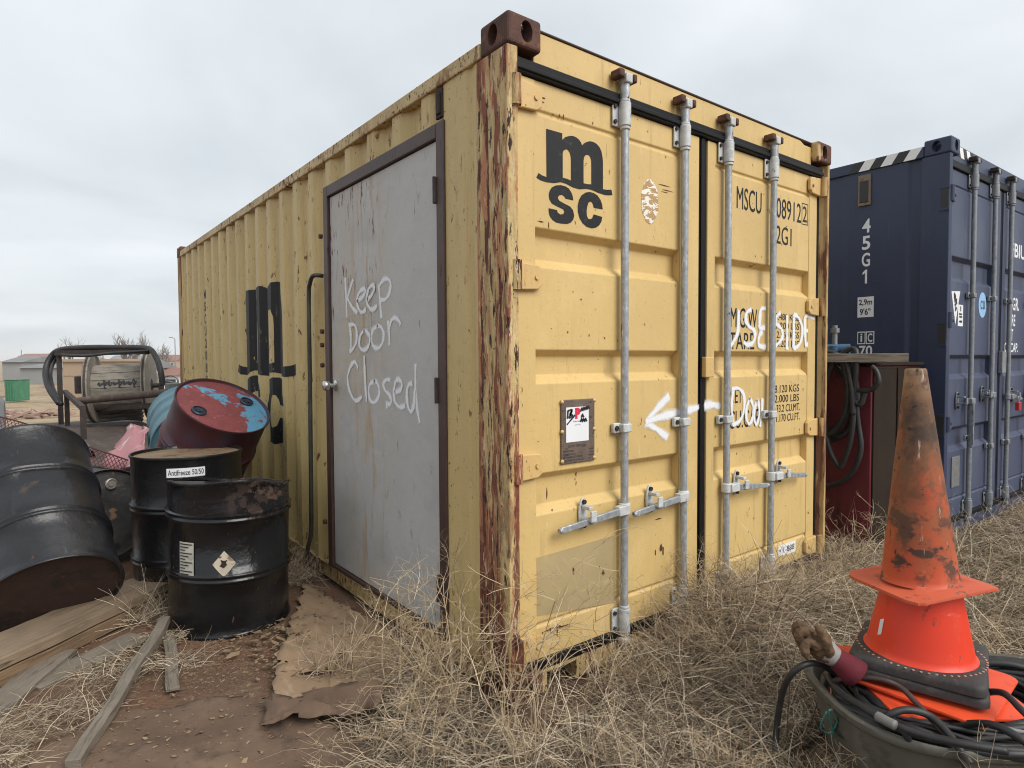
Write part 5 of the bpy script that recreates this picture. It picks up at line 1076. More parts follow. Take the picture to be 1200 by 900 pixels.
def cone(label, loc, yaw_, tilt, half, rc, bt, base_m, r0, r1, h, body_m, kind='flat', dots=False, wavy=0., short=None):
    t = thing('traffic_cone', label, 'traffic cone', loc, (tilt[0], tilt[1], yaw_), 'traffic cones stacked in the tub')
    ring = rsq(half, rc, 8); k = len(ring); vs = []; fs = []
    lv = [(1, 0), (1.0, bt*.55), (.985, bt*.85), (.95, bt)] if kind == 'block' else [(1, 0), (1.006, bt*.5), (1, bt)]
    r_ = random.Random(int(yaw_*100)+3)
    jit = [1+r_.uniform(-wavy, wavy)*.3 for _ in range(k)]
    wz = lambda x, y: wavy*.9*(math.sin(x*14+1)*.5+(x*x+y*y)*-2.2*.4) if wavy else 0
    # finer rings towards the middle so the flange can droop
    for s, z in lv+[(.8, bt), (.62, bt)]:
        for i, (x, y) in enumerate(ring):
            X, Y = x*s*(jit[i] if s > .9 else 1), y*s*(jit[i] if s > .9 else 1); vs.append((X, Y, z+wz(X, Y)))
    m = len(lv)+2
    for a in range(m-1):
        for i in range(k): fs.append((a*k+i, a*k+(i+1) % k, (a+1)*k+(i+1) % k, (a+1)*k+i))
    b = len(vs)
    for i in range(k):
        x, y = ring[i]; a = math.atan2(y, x); vs.append((r0*1.0*math.cos(a), r0*math.sin(a), bt+wz(r0, 0)))
    for i in range(k): fs.append(((m-1)*k+i, (m-1)*k+(i+1) % k, b+(i+1) % k, b+i))
    # underside
    for i in range(k):
        x, y = ring[i]; a = math.atan2(y, x); vs.append((r0*.9*math.cos(a), r0*.9*math.sin(a), 0.001))
    for i in range(k): fs.append((i, (i+1) % k, b+k+(i+1) % k, b+k+i))
    ba = MB().add(vs, fs).build('base', base_m, t, smooth=50)
    hh = short or h; rt_ = r0+(r1-r0)*hh/h
    pr = [(r0+.012, bt-.001), (r0+.004, bt+.006), (r0, bt+.018)]+[(r0+(r1-r0)*f, bt+.018+(hh-.018)*f) for f in np.linspace(.08, 1, 12)*(1 if not short else hh/h*1.0) if f <= 1]
    pr[-1] = (rt_, bt+hh); pr += [(rt_-.003, bt+hh+.004), (rt_-.007, bt+hh), (rt_-.008, bt+hh-.03), (r0-.010, bt+.01)]
    MB().lathe(pr, 56).build('cone_body', body_m, t, smooth=50)
    if dots:
        mb = MB(); nd = 56
        for i in range(nd):
            a = 2*math.pi*i/nd; rr_ = r0+.030; mb.lathe([(.0042, 0), (.0036, .0016), (.0004, .002)], 6, Matrix.Translation((rr_*math.cos(a), rr_*math.sin(a), bt-.0004)))
        d_ = mb.build('moulded_dots', 'dots', ba, fix=False); d_['kind'] = 'stuff'
    return t
CX, CY = .832, -1.062
cone('lowest cone of the stack showing only its orange flange corner', (CX+.01, CY-.012, .296), R_(52), (R_(2), R_(-1)), .215, .04, .008, 'cone_fluo', .125, .04, .55, 'cone_fluo', wavy=.02, short=.10)
cone('orange cone flange lying just below the black rubber bases', (CX+.005, CY-.01, .314), R_(4), (R_(1.5), R_(1)), .212, .04, .008, 'cone_fluo', .125, .04, .55, 'cone_fluo', wavy=.02, short=.12)
cone('traffic cone with black base nested under the bright cone', (CX, CY, .330), R_(16.5), (R_(1.2), R_(.4)), .180, .03, .028, 'cone_black', .132, .045, .50, 'cone_bright', 'block', short=.14)
c_ = cone('bright red orange cone on thick black rubber base', (CX, CY, .360), R_(14.5), (R_(.6), R_(.3)), .178, .03, .032, 'cone_black', .146, .046, .52, 'cone_bright', 'block', dots=True)
mb = MB(); a0_ = math.atan2(CAM[1]-CY, CAM[0]-CX)-R_(14.5)-1.02; vs = []
for i in range(5):
    a = a0_+.05*i
    for z in (.075, .125):
        r_z = .146+(.046-.146)*((z-.032)/.52)+.002; vs.append((r_z*math.cos(a), r_z*math.sin(a), z+.012*i*.3))
mb.add(vs, [(2*i, 2*i+2, 2*i+3, 2*i+1) for i in range(4)]).build('white_sticker', 'paper', c_, fix=False)
cone('tall grimy orange cone on top of the stack', (CX-.003, CY, .612), R_(-27), (R_(-1.2), R_(-1.4)), .153, .04, .010, 'cone_flange', .106, .030, .665, 'cone_dirty', wavy=.035)
# glove
M['glove_tan'] = mat('worn_leather_glove', (.105, .058, .028), .8, var=.25, vscale=20, layers=[((.07, .04, .022), 24, .54, .12, None, .85), ((.24, .15, .08), 40, .62, .1, None, .85)], bump=(60, .4, .004))
M['glove_knit'] = mat('grey_knit_glove', (.28, .26, .25), .9, var=.15, vscale=30, layers=[((.18, .15, .13), 20, .56, .12, None, .9)], bump=(90, .3, .003))
M['glove_cuff'] = mat('maroon_glove_cuff', (.115, .008, .018), .85, var=.15, vscale=20, bump=(110, .3, .003, (1, .2, 1)))
GL = tp(968, 765, .405)
t = thing('work_glove', 'stiff work glove with tan leather fingers and maroon cuff', 'glove', GL)
cu = (rt*.85-up*.45-fw*.25).normalized()           # wrist direction
fg = -cu; sd2 = up.cross(fg).normalized()
def Lp(a, b_, c_): return fg*a+sd2*b_+up*c_
mb = MB()
mb.tube([Lp(-.020, 0, 0), Lp(.01, 0, .006), Lp(.035, 0, .014), Lp(.052, 0, .016)], [.028, .040, .043, .026], 12)
for i, (b0, ln, lift, sp2) in enumerate(((-.034, .056, .002, -.020), (-.012, .070, .022, -.008), (.012, .066, .016, .006), (.033, .052, -.004, .018))):
    p = [Lp(.030, b0, .014), Lp(.030+ln*.6, b0+sp2*.5, .018+lift), Lp(.030+ln*.92, b0+sp2, -.006+lift*.9), Lp(.030+ln*.70, b0+sp2*1.05, -.034+lift*.6)]
    mb.tube(smooth_path(p, 3), [.0150, .0152, .0145, .0150, .0155, .0145, .0140, .0140, .012, .008], 10)
p = [Lp(-.004, .024, .006), Lp(.004, .038, .034), Lp(.016, .036, .062), Lp(.034, .024, .074)]
mb.tube(smooth_path(p, 3), [.0165, .017, .0168, .0165, .0165, .016, .0155, .0145, .012, .007], 10)
g = mb.build('leather_hand', 'glove_tan', t, smooth='all'); rm = g.modifiers.new('remesh', 'REMESH'); rm.mode = 'VOXEL'; rm.voxel_size = .0032; rm.use_smooth_shade = True
tx = bpy.data.textures.new('wrinkle', 'CLOUDS'); tx.noise_scale = .018; dm = g.modifiers.new('wrinkle', 'DISPLACE'); dm.texture = tx; dm.strength = .010; dm.texture_coords = 'LOCAL'
mb = MB().tube([Lp(.024, 0, .010), Lp(.0, 0, .006), Lp(-.022, 0, .002), Lp(-.036, 0, .0)], [.0375, .036, .032, .030], 16); mb.build('knit_back', 'glove_knit', t, smooth='all')
mb = MB().tube([Lp(-.028, 0, 0), Lp(-.05, .0, -.003), Lp(-.072, 0, -.008), Lp(-.094, 0, -.014), Lp(-.088, 0, -.013), Lp(-.06, 0, -.004)], [.033, .037, .042, .047, .041, .031], 18, cap=False); mb.build('cuff', 'glove_cuff', t, smooth='all')
mb = MB().tube(smooth_path([Lp(.072, -.050, .010), Lp(.080, -.052, .016), Lp(.088, -.050, .012)], 3), [.009, .0125, .0135, .0135, .012, .010, .006], 10); mb.build('finger_patch', 'red_lock', t, smooth='all')

# ------------------------------------------------------------------ far background
M['tan_wall'] = mat('tan_cladding', (.36, .265, .185), .8, var=.06, vscale=.6, layers=[((.33, .22, .13), 1.2, .55, .2, None, .8)])
M['white_wall'] = mat('white_wall', (.62, .62, .60), .8, var=.05); M['grey_wall'] = mat('grey_wall', (.26, .26, .26), .8, var=.12, vscale=.3)
M['roof_dk'] = mat('grey_roof', (.20, .20, .205), .85, var=.15, vscale=.4); M['roof_red'] = mat('red_roof', (.25, .12, .09), .85, var=.15, vscale=.4)
M['glass_dk'] = mat('dark_window', (.03, .035, .04), .15, var=.1); M['green'] = mat('green_dumpster_paint', (.045, .19, .10), .6, var=.15, vscale=2, layers=[((.10, .26, .16), 2, .55, .2, None, .7)])
M['bark'] = mat('haze_paled_bark', (.20, .172, .152), .95, var=.2, vscale=3); M['car'] = mat('dark_car_paint', (.03, .035, .04), .25, var=.1)  # bark paled: haze over the far trees is put into its colour
M['debris'] = mat('pale_boards', (.34, .23, .18), .9, var=.25, vscale=1.5, layers=[((.18, .11, .09), 2, .52, .1, None, .9), ((.5, .42, .36), 4, .6, .1, None, .9)])
def gbase(p): return Vector((p.x, p.y, gz(p.x, p.y)))
HR = Vector((rt.x, rt.y, 0)).normalized(); HF = Vector((fw.x, fw.y, 0)).normalized(); ROT = math.atan2(HR.y, HR.x)
def building(label, px0, px1, depth, h, wall_m, roof_m, dep=5., gable=0., wins=0, door=False, name='building', cat='building', sub=0.):
    a, b_ = pt(px0, 440, depth), pt(px1, 440, depth); c = (a+b_)/2; c = gbase(c); c.z -= sub; w2 = (b_-a).length/2
    t = thing(name, label, cat, c, (0, 0, ROT))
    MB().box((-w2, 0, -.3), (w2, dep, h)).build('wall', wall_m, t)
    if gable: MB().prism([(-.35, h), (dep+.35, h), (dep/2, h+gable)], lambda u, v, d: (-w2-.3+d, u, v), 2*w2+.6).build('roof', roof_m, t)
    else: MB().box((-w2-.15, -.15, h), (w2+.15, dep+.15, h+.18)).build('roof', roof_m, t)
    for i in range(wins):
        x = -w2+2*w2*(i+.5)/wins; wn = MB().box((x-.5, -.05, h*.42), (x+.5, -.004, h*.78)).build('window', 'white_wall', t); MB().box((x-.42, -.07, h*.45), (x+.42, -.0505, h*.75)).build('pane', 'glass_dk', wn)
    if door: MB().box((w2*.4, -.05, -.2), (w2*.4+1, -.004, h*.7)).build('door', 'roof_dk', t)
    return t
bt_ = building('plain tan flat roofed shed behind the wooden spool', 74, 138, 44, 2.95, 'tan_wall', 'tan_wall', 4, name='shed', cat='shed')
MB().box((-1.9, -.03, 1.95), (1.9, -.004, 2.0)).build('wall_seam', 'debris', bt_)
building('small white house with grey gable roof right of the tan shed', 139, 164, 60, 2.3, 'white_wall', 'roof_dk', 6, .9, wins=1, name='house', cat='house')
building('white trailer house near the container edge', 186, 206, 62, 1.6, 'white_wall', 'roof_red', 5, .7, wins=2, name='house', cat='house')
building('long low grey warehouse behind the green dumpster', 24, 72, 85, 2.2, 'grey_wall', 'roof_dk', 8, .5, wins=0, name='warehouse')
building('grey barn like building at the far left', 3, 26, 95, 3.0, 'grey_wall', 'roof_dk', 8, .9, wins=0, name='warehouse')
building('pale row of flats on the far left skyline', 22, 66, 240, 5.2, 'white_wall', 'roof_red', 8, 1.2, wins=6, name='apartment_block')
building('red roofed house on the skyline beside the container', 176, 207, 230, 3.4, 'tan_wall', 'roof_red', 9, 2.2, wins=3, name='house', cat='house')
building('brown roofed house behind the bare bush', 128, 172, 260, 3.8, 'grey_wall', 'roof_dk', 9, 2.0, wins=3, name='house', cat='house')
t = thing('dumpster', 'green steel dumpster at the far left', 'dumpster', gbase(pt(11, 440, 46)), (0, 0, ROT))
MB().prism([(-.36, .1), (.36, .1), (.40, 1.62), (-.40, 1.62)], lambda u, v, d: (u, d, v), 1.4).build('body', 'green', t, bevel=.02)
for x in (-.27, -.09, .09, .27): MB().box((x-.03, -.06, .15), (x+.03, -.002, 1.5)).build('rib', 'green', t)
MB().box((-.43, -.05, 1.622), (.43, 1.45, 1.67)).build('rim', 'green', t)
t = thing('parked_car', 'small dark car parked before the white house', 'car', gbase(pt(149, 440, 55)), (0, 0, ROT))
MB().prism([(-1.0, .25), (1.0, .25), (1.02, .62), (.62, .72), (.38, 1.08), (-.42, 1.1), (-.72, .74), (-1.02, .68)], lambda u, v, d: (u, d, v), 1.5).build('body', 'car', t, bevel=.06)
MB().prism([(-.62, .74), (.54, .74), (.34, 1.02), (-.38, 1.03)], lambda u, v, d: (u, -.01+d, v), .008).build('window', 'grey_wall', t)
for x in (-.62, .62): MB().tube([(x, -.03, .28), (x, .18, .28)], .28, 14).build('wheel', 'hose', t, smooth=40)
t = thing('light_pole', 'tall thin street light pole near the container edge', 'light pole', gbase(pt(206, 440, 75)))
MB().tube([(0, 0, 0), (0, 0, 5.6)], [.07, .045], 8).build('pole', 'galv_dull', t); MB().tube([(0, 0, 5.6), tuple(-HR*.25+Vector((0, 0, 5.78))), tuple(-HR*.7+Vector((0, 0, 5.8)))], .04, 6).build('arm', 'galv_dull', t)
t = thing('mast', 'thin mast on the far left skyline', 'mast', gbase(pt(26, 440, 200))); MB().tube([(0, 0, 0), (0, 0, 7)], .12, 6).build('pole', 'galv_dull', t)
# bare trees: tapered limbs, recursive twigs
def bare_tree(label, px, depth, hgt, spread, seed, bushy=False):
    r_ = random.Random(seed); base = gbase(pt(px, 440, depth)); t = thing('bare_tree', label, 'tree', base, group='bare trees on the skyline')
    tw = MB(); tr = MB()
    def br(p, d, ln, r, lvl):
        q = p; k = 3; pts = [p]
        for i in range(k):
            d = (d+Vector((r_.uniform(-1, 1), r_.uniform(-1, 1), r_.uniform(-.2, .6)))*.16).normalized(); q = q+d*ln/k; pts.append(q)
        (tr if lvl < 2 else tw).tube(pts, [r*(1-.45*i/k) for i in range(k+1)], 5 if lvl < 2 else 3, cap=False)
        if lvl >= 5: return
        for i in range(r_.choice((2, 3, 3)) if lvl else (6 if bushy else 4)):
            e_ = Vector((r_.uniform(-1, 1)*spread, r_.uniform(-1, 1)*spread, r_.uniform(.25, 1))); nd = (d*.55+e_*.8).normalized()
            br(pts[r_.choice((1, 2, 3)) if lvl else r_.choice((2, 3))], nd, ln*r_.uniform(.68, .9), r*.66, lvl+1)
    br(Vector((0, 0, -.2)), Vector((0, 0, 1)), hgt*(.20 if bushy else .3), .24, 0)
    tr.build('trunk', 'bark', t, fix=False); tw.build('crown', 'bark', t, fix=False)
bare_tree('wide bare bush tree above the wooden spool', 155, 95, 12.0, 1.0, 3, True)
bare_tree('sparse bare tree left of the spool arch', 78, 110, 7.6, 1.0, 8)
bare_tree('faint bare tree right of the wide bush tree', 192, 130, 7.5, .9, 12)
bare_tree('small bare tree between the other two skyline trees', 122, 150, 5.0, 1.0, 19)
# debris field of boards and rubble
rr = random.Random(9); k = 0
side = ('left', 'middle', 'right')
mb = MB()
for i in range(70):
    p = gbase(pt(rr.uniform(4, 72), 440, rr.uniform(19, 30))); a = rr.uniform(0, 3); d_ = Vector((math.cos(a), math.sin(a), 0))*rr.uniform(.2, .9); mb.bar(p+Vector((0, 0, rr.uniform(.0, .25))), p+d_+Vector((0, 0, rr.uniform(0, .3))), rr.uniform(.06, .25), rr.uniform(.03, .08))
tag(mb.build('debris', 'debris', fix=False), 'far pile of pale broken boards on the dirt at left', 'debris', kind='stuff')

# ------------------------------------------------------------------ dry grass and weeds
STRAW = ((.07, .052, .036), (.27, .212, .148), (.46, .37, .265), (.64, .54, .40), (.36, .285, .20), (.20, .155, .105), (.12, .092, .064))
M['straw'] = mat('dry_straw', (.3, .2, .1), .85, var=0, island=STRAW, spec=.25)
M['thatch'] = mat('matted_straw_gap_shade', (.075, .055, .036), .95, var=.3, vscale=14, layers=[((.04, .029, .019), 22, .52, .12, None, .95), ((.24, .185, .115), 60, .56, .1, (1, .3, 1), .95)], bump=(50, .8, .012))  # old straw darkened so its colour carries the shade in gaps between stems
M['weed'] = mat('dry_weed_stem', (.40, .30, .18), .85, var=0, island=((.20, .142, .086), (.44, .33, .21), (.60, .48, .32), (.30, .22, .138), (.38, .285, .18)), spec=.25)
def cover(x, y):
    """how much straw grows at a point, 0..1"""
    n = .5+.5*hnoise(x*1.9+3, y*1.9)
    c = 1.0
    if x < -.05:                                            # the trodden junk side of the container
        edge = -.66+.60*sstep(.0, .85, y)+.05*math.sin(y*9)
        c = sstep(edge-.12, edge+.10, x)*sstep(1.0, .25, y)
    c *= 1-.92*math.exp(-((x-.10)/.26)**2-((y+.08)/.19)**2)
    if x > .0 and x < 2.438 and y > -.02 and y < 6.1: c = 0
    if x > 3.77 and y > -.2: c = 0
    return c
def mound(x, y):
    h = .022+.026*(.5+.5*hnoise(x*2.3, y*2.3+5))
    h += .22*math.exp(-((x-1.12)/.36)**2-((y+.26)/.22)**2)
    h += .10*math.exp(-((x-1.75)/.45)**2-((y+.35)/.3)**2)
    h += .03*math.exp(-((x-.10)/.40)**2-((y+.45)/.20)**2)
    h *= 1-.8*math.exp(-((x-.22)/.36)**2-((y+.02)/.15)**2)
    h *= 1-.8*math.exp(-((x+.02)/.2)**2-((y+.05)/.2)**2)
    h += .06*math.exp(-((x-2.55)/.35)**2-((y+.10)/.3)**2)
    h *= 1-.6*math.exp(-((x-.25)/.3)**2-((y+.9)/.4)**2)
    # pressed flat around the tub
    d = TC-Vector((x, y, 0)); du, dv = d.dot(u_), d.dot(v_)
    if (du/.45)**2+(dv/.30)**2 < 1.0: h = 0
    return h*cover(x, y)
# matted thatch: an uneven low skin under the blades
xs = np.arange(-.9, 5.2, .045); ys = np.arange(-2.0, 1.2, .045); vs = []; fs = []; idx = {}
for j, y in enumerate(ys):
    for i, x in enumerate(xs):
        c = cover(x, y)
        if c > .25 and mound(x, y) > .004:
            idx[i, j] = len(vs); vs.append((x, y, gz(x, y)+mound(x, y)*.72+rnd.uniform(-.010, .010)))
for (i, j) in idx:
    if (i+1, j) in idx and (i, j+1) in idx and (i+1, j+1) in idx: fs.append((idx[i, j], idx[i+1, j], idx[i+1, j+1], idx[i, j+1]))
o = MB().add(vs, fs).build('straw_thatch', 'thatch', smooth='all', fix=False); tag(o, 'matted mound of old straw on the ground before the doors', 'straw', kind='stuff')
def blades(name, label, n, region, lmin, lmax, wmin, wmax, rise, seed, mat_='straw', seg=4, curl=1., lift=(0., 1.), dens=None):
    g = np.random.default_rng(seed); P = []; Hh = []; Z0 = []
    while len(P) < n:
        x = g.uniform(region[0], region[1]); y = g.uniform(region[2], region[3])
        c = cover(x, y)*(dens(x, y) if dens else 1)
        if g.random() < c and (c > 0): P.append((x, y)); m_ = mound(x, y); Hh.append(m_); Z0.append(gz(x, y))
    P = np.array(P); Hh = np.array(Hh); Z0 = np.array(Z0)
    th = g.uniform(0, 2*np.pi, n); L = g.uniform(lmin, lmax, n); wd = g.uniform(wmin, wmax, n)
    el = np.abs(g.normal(0, rise, n)); el = np.clip(el, .0, 1.35); bend = g.normal(0, .9*curl, n); sag = g.uniform(.1, 1.1, n)*curl
    pts = np.zeros((n, seg+1, 3)); pts[:, 0, :2] = P; pts[:, 0, 2] = Z0+Hh*g.uniform(lift[0], lift[1], n)+.004
    a = th.copy(); e_ = el.copy()
    for k in range(seg):
        s = L/seg
        pts[:, k+1, 0] = pts[:, k, 0]+np.cos(a)*np.cos(e_)*s; pts[:, k+1, 1] = pts[:, k, 1]+np.sin(a)*np.cos(e_)*s; pts[:, k+1, 2] = pts[:, k, 2]+np.sin(e_)*s
        a = a+bend/seg*1.2+g.normal(0, .16*curl, n); e_ = e_-sag/seg*1.2+g.normal(0, .10, n)
    pts[:, :, 2] = np.maximum(pts[:, :, 2], (Z0+.003)[:, None])
    X, Y = pts[:, :, 0], pts[:, :, 1]                      # keep off the steel
    bad = (X > -.02) & (X < 2.46) & (Y > -.012) & (Y < 6.1)
    fr = bad & (P[:, 1:2] < .0); pts[:, :, 1] = np.where(fr, -.014-.02*g.random(X.shape), Y)
    lf = bad & ~fr; pts[:, :, 0] = np.where(lf & (P[:, :1] < 0), -.022-.02*g.random(X.shape), X)
    bad = (X > 3.74) & (Y > -.22); pts[:, :, 1] = np.where(bad, -.225-.02*g.random(X.shape), pts[:, :, 1])
    keep = np.ones(n, bool)
    d = pts[:, :, :2]-np.array([TC.x, TC.y]); du = d@np.array([u_.x, u_.y]); dv = d@np.array([v_.x, v_.y]); keep &= ~(((du/.475)**2+(dv/.318)**2 < 1) & (pts[:, :, 2] < .5)).any(1)
    pts = pts[keep]; wd = wd[keep]; n = len(pts)
    t_ = np.zeros_like(pts); t_[:, 1:-1] = pts[:, 2:]-pts[:, :-2]; t_[:, 0] = pts[:, 1]-pts[:, 0]; t_[:, -1] = pts[:, -1]-pts[:, -2]
    rv = g.normal(0, 1, (n, 1, 3)); sdv = np.cross(t_, rv); sdv /= np.linalg.norm(sdv, axis=2, keepdims=True)+1e-9
    tap = np.linspace(1, .35, seg+1)[None, :, None]*wd[:, None, None]*.5
    V = np.stack([pts-sdv*tap, pts+sdv*tap], 2).reshape(-1, 3)
    b = (np.arange(n)*(seg+1)*2)[:, None]; q = np.arange(seg)[None, :]*2+b
    F = np.stack([q, q+1, q+3, q+2], 2).reshape(-1, 4)
    me = bpy.data.meshes.new(name); me.vertices.add(len(V)); me.vertices.foreach_set('co', V.astype(np.float32).ravel())
    me.loops.add(F.size); me.loops.foreach_set('vertex_index', F.astype(np.int32).ravel()); me.polygons.add(len(F)); me.polygons.foreach_set('loop_start', (np.arange(len(F))*4).astype(np.int32)); me.update(calc_edges=True)
    me.materials.append(M[mat_]); o = bpy.data.objects.new(name, me); col.objects.link(o); return tag(o, label, 'grass', kind='stuff')
near = lambda x, y: 1.0
blades('dry_grass', 'matted dry straw covering the ground before the container doors', 36000, (-.85, 2.9, -1.75, .75), .06, .22, .0016, .0046, .35, 1, lift=(.55, 1.15))
blades('dry_grass', 'curly dry straw stems tangled on the mound by the doors', 13000, (-.2, 2.6, -.85, .05), .10, .34, .0016, .0042, .55, 2, curl=1.5, lift=(.6, 1.2), dens=lambda x, y: min(1, .12+mound(x, y)*5))
blades('dry_grass', 'straw covering the ground between and beyond the containers', 26000, (2.2, 5.6, -2.2, 1.2), .08, .28, .0020, .0048, .4, 3, lift=(.5, 1.15))
blades('dry_grass', 'long pale straw stalks standing in the foreground grass', 1500, (-.7, 4.6, -1.7, .6), .22, .50, .0024, .0046, .9, 4, curl=.8, lift=(.3, 1.))
# straw tufts on the junk side
def tuft(label, cx, cy, n, r, lmin, lmax, seed, rise=.6, zb=.0, w_=(.0012, .0028)):
    g = random.Random(seed); vs = []; fs = []
    for i in range(n):
        a = g.uniform(0, 6.28); q = r*math.sqrt(g.random()); p = Vector((q*math.cos(a), q*math.sin(a)*.8, g.uniform(.0, .03)+zb)); th = g.uniform(0, 6.28); e_ = min(1.3, abs(g.gauss(0, rise))); L = g.uniform(lmin, lmax); bend = g.gauss(0, .8); sag = g.uniform(.1, 1.1)
        wd = g.uniform(*w_)*.5; rv = Vector((g.gauss(0, 1), g.gauss(0, 1), g.gauss(0, 1))); b = len(vs); sg = 4
        for k in range(sg+1):
            d = Vector((math.cos(th)*math.cos(e_), math.sin(th)*math.cos(e_), math.sin(e_))); s_ = d.cross(rv).normalized()*wd*(1-.6*k/sg)
            vs += [p-s_, p+s_]; p = p+d*L/sg; p.z = max(p.z, .003); th += bend/sg+g.gauss(0, .15); e_ -= sag/sg
        fs += [(b+2*k, b+2*k+1, b+2*k+3, b+2*k+2) for k in range(sg)]
    o = MB().add(vs, fs).build('straw_tuft', 'straw', fix=False); o.location = (cx, cy, gz(cx, cy)+.004)
    return tag(o, label, 'grass tuft', 'straw tufts among the boards')
tuft('bushy curled straw tuft at the end of the thick beam', -.93, 1.83, 300, .12, .10, .28, 1, .9)
tuft('pale straw heap between beam and long grey stick', -1.12, 1.30, 700, .17, .04, .13, 2, .4)
tuft('straw tuft at the upper end of the long grey stick', -.93, 1.50, 300, .11, .04, .12, 3, .5)
tuft('straw heap left of the brown tarp at the left edge', -1.36, 1.02, 620, .20, .05, .16, 4, .4)
tuft('straw tuft at the bottom left picture corner', -1.55, .80, 420, .15, .06, .18, 5, .45)
tuft('straw tuft by the lath and dirt patch', -.88, 1.18, 120, .10, .05, .18, 6, .4)
tuft('dark straw tuft between tipped drum and front drum', -.98, 2.20, 380, .20, .08, .22, 7, .5)
tuft('straw tuft right of the front drum by the wall', -.12, 1.95, 380, .14, .08, .25, 8, .7)
tuft('thin straw tuft on the cardboard edge', -.42, .70, 140, .12, .10, .25, 9, .7)
tuft('straw tuft against the left end of the tub', .54, -.93, 360, .12, .06, .18, 10, .6)
tuft('straw tuft under the hose at the tub front left', .47, -1.12, 320, .12, .06, .18, 11, .6)
# branching dry weeds, each its own plant
def weed_mesh(seed, hgt, stems, spread, r0=.0022, twig=1.):
    g = random.Random(seed); mb = MB()
    def br(p, d, ln, r, lvl):
        k = 4; pts = [p.copy()]; q = p.copy(); cv = Vector((g.gauss(0, 1), g.gauss(0, 1), g.gauss(0, .6)))*.16
        for i in range(k):
            d = (d+cv+Vector((g.gauss(0, 1), g.gauss(0, 1), g.gauss(0, .7)))*.13).normalized(); q = q+d*ln/k; pts.append(q.copy())
        mb.tube(pts, [r*(1-.5*i/k) for i in range(k+1)], 3, cap=False)
        if lvl >= 3: return
        nb = g.choice((3, 4, 5)) if lvl == 0 else g.choice((2, 3, 3))
        for i in range(int(nb*twig+.5)):
            j = g.choice((1, 2, 3, 4)); sd_ = Vector((g.gauss(0, 1), g.gauss(0, 1), g.gauss(.35, .5))).normalized()
            br(pts[j], (d*.45+sd_*.8).normalized(), ln*g.uniform(.32, .62), r*.62, lvl+1)
    for s in range(stems):
        a = g.uniform(0, 6.28); d = Vector((math.cos(a)*spread*g.random(), math.sin(a)*spread*g.random(), 1)).normalized()
        br(Vector((g.gauss(0, .025), g.gauss(0, .025), 0)), d, hgt*g.uniform(.55, 1), r0, 0)
    return mb
def tangle(name, label, n, region, seed, zs=(.35, .6), sc_=(.7, 1.15), dens=None, r0=.0022, hgt=.30, stems=7, spread=1.7):
    # sprawling broken tumbleweed stems joined into one uncountable mat
    g = np.random.default_rng(seed); src = []
    for k in range(5):
        b = weed_mesh(seed*10+k, hgt, stems, spread, r0, 1.0); src.append((np.array([tuple(v) for v in b.v]), np.array(b.f)))
    V = []; F = []; off = 0; k = 0
    while k < n:
        x = g.uniform(region[0], region[1]); y = g.uniform(region[2], region[3])
        if g.random() > cover(x, y)*(dens(x, y) if dens else 1): continue
        d = Vector((x, y, 0))-TC
        if math.hypot(x-.06, y+.05) < .42: continue
        if (d.dot(u_)/.62)**2+(d.dot(v_)/.47)**2 < 1: continue
        v, f = src[k % 5]; a = g.uniform(0, 6.28); s = g.uniform(*sc_); c_, s_ = math.cos(a), math.sin(a)
        q = v*s; q = np.stack([q[:, 0]*c_-q[:, 1]*s_+x, q[:, 0]*s_+q[:, 1]*c_+y, np.abs(q[:, 2])*g.uniform(*zs)+gz(x, y)+mound(x, y)*.55], 1)
        ins = (q[:, 0] > -.01) & (q[:, 0] < 2.45) & (q[:, 1] > -.012) & (q[:, 1] < 6)
        q[:, 1] = np.where(ins & (y < 0), -.014-np.abs(q[:, 1])*.03, q[:, 1]); q[:, 0] = np.where(ins & (y >= 0), -.014-np.abs(q[:, 0])*.03, q[:, 0])
        ins = (q[:, 0] > 3.75) & (q[:, 1] > -.22); q[:, 1] = np.where(ins, -.225-np.abs(q[:, 1])*.05, q[:, 1])
        V.append(q); F.append(f+off); off += len(q); k += 1
    V = np.concatenate(V); F = np.concatenate(F)
    me = bpy.data.meshes.new(name); me.vertices.add(len(V)); me.vertices.foreach_set('co', V.astype(np.float32).ravel())
    me.loops.add(F.size); me.loops.foreach_set('vertex_index', F.astype(np.int32).ravel()); me.polygons.add(len(F)); me.polygons.foreach_set('loop_start', (np.arange(len(F))*4).astype(np.int32)); me.update(calc_edges=True)
    me.materials.append(M['weed']); o = bpy.data.objects.new(name, me); col.objects.link(o); return tag(o, label, 'weeds', kind='stuff')
def weed(label, x, y, seed, hgt, stems, spread, r0=.0022, rot=0., lean=(0, 0), me=None, twig=1.):
    if me is None:
        o = weed_mesh(seed, hgt, stems, spread, r0, twig).build('dry_weed', 'weed', fix=False)
    else: o = bpy.data.objects.new('dry_weed', me); col.objects.link(o)
    o.location = (x, y, gz(x, y)); o.rotation_euler = (lean[0], lean[1], rot); return tag(o, label, 'weed', 'dry weeds by the containers')
weed('tall pale branching weed covering the container near corner', -.07, -.065, 1, .52, 8, .5, .0025)
weed('tall branching weed before the walk-in door bottom', -.16, .22, 2, .56, 9, .55, .0024)
weed('thin branching weed at the walk-in door middle', -.17, .50, 3, .44, 7, .55, .0022)
weed('bushy weed against the post left of the near corner', -.13, .33, 4, .44, 8, .6, .0023)
weed('low spreading weed in front of the near corner', -.22, -.34, 5, .34, 9, .9, .0024)
weed('weed leaning over the left door sill', .34, -.10, 6, .36, 8, .8, .0022, lean=(.25, .1))
weed('single tall stalked weed on the cardboard', -.38, .62, 7, .36, 4, .5, .0024, twig=.7)
weed('small weed rising from the straw left of the corner', -.34, .18, 8, .30, 7, .8, .0021)
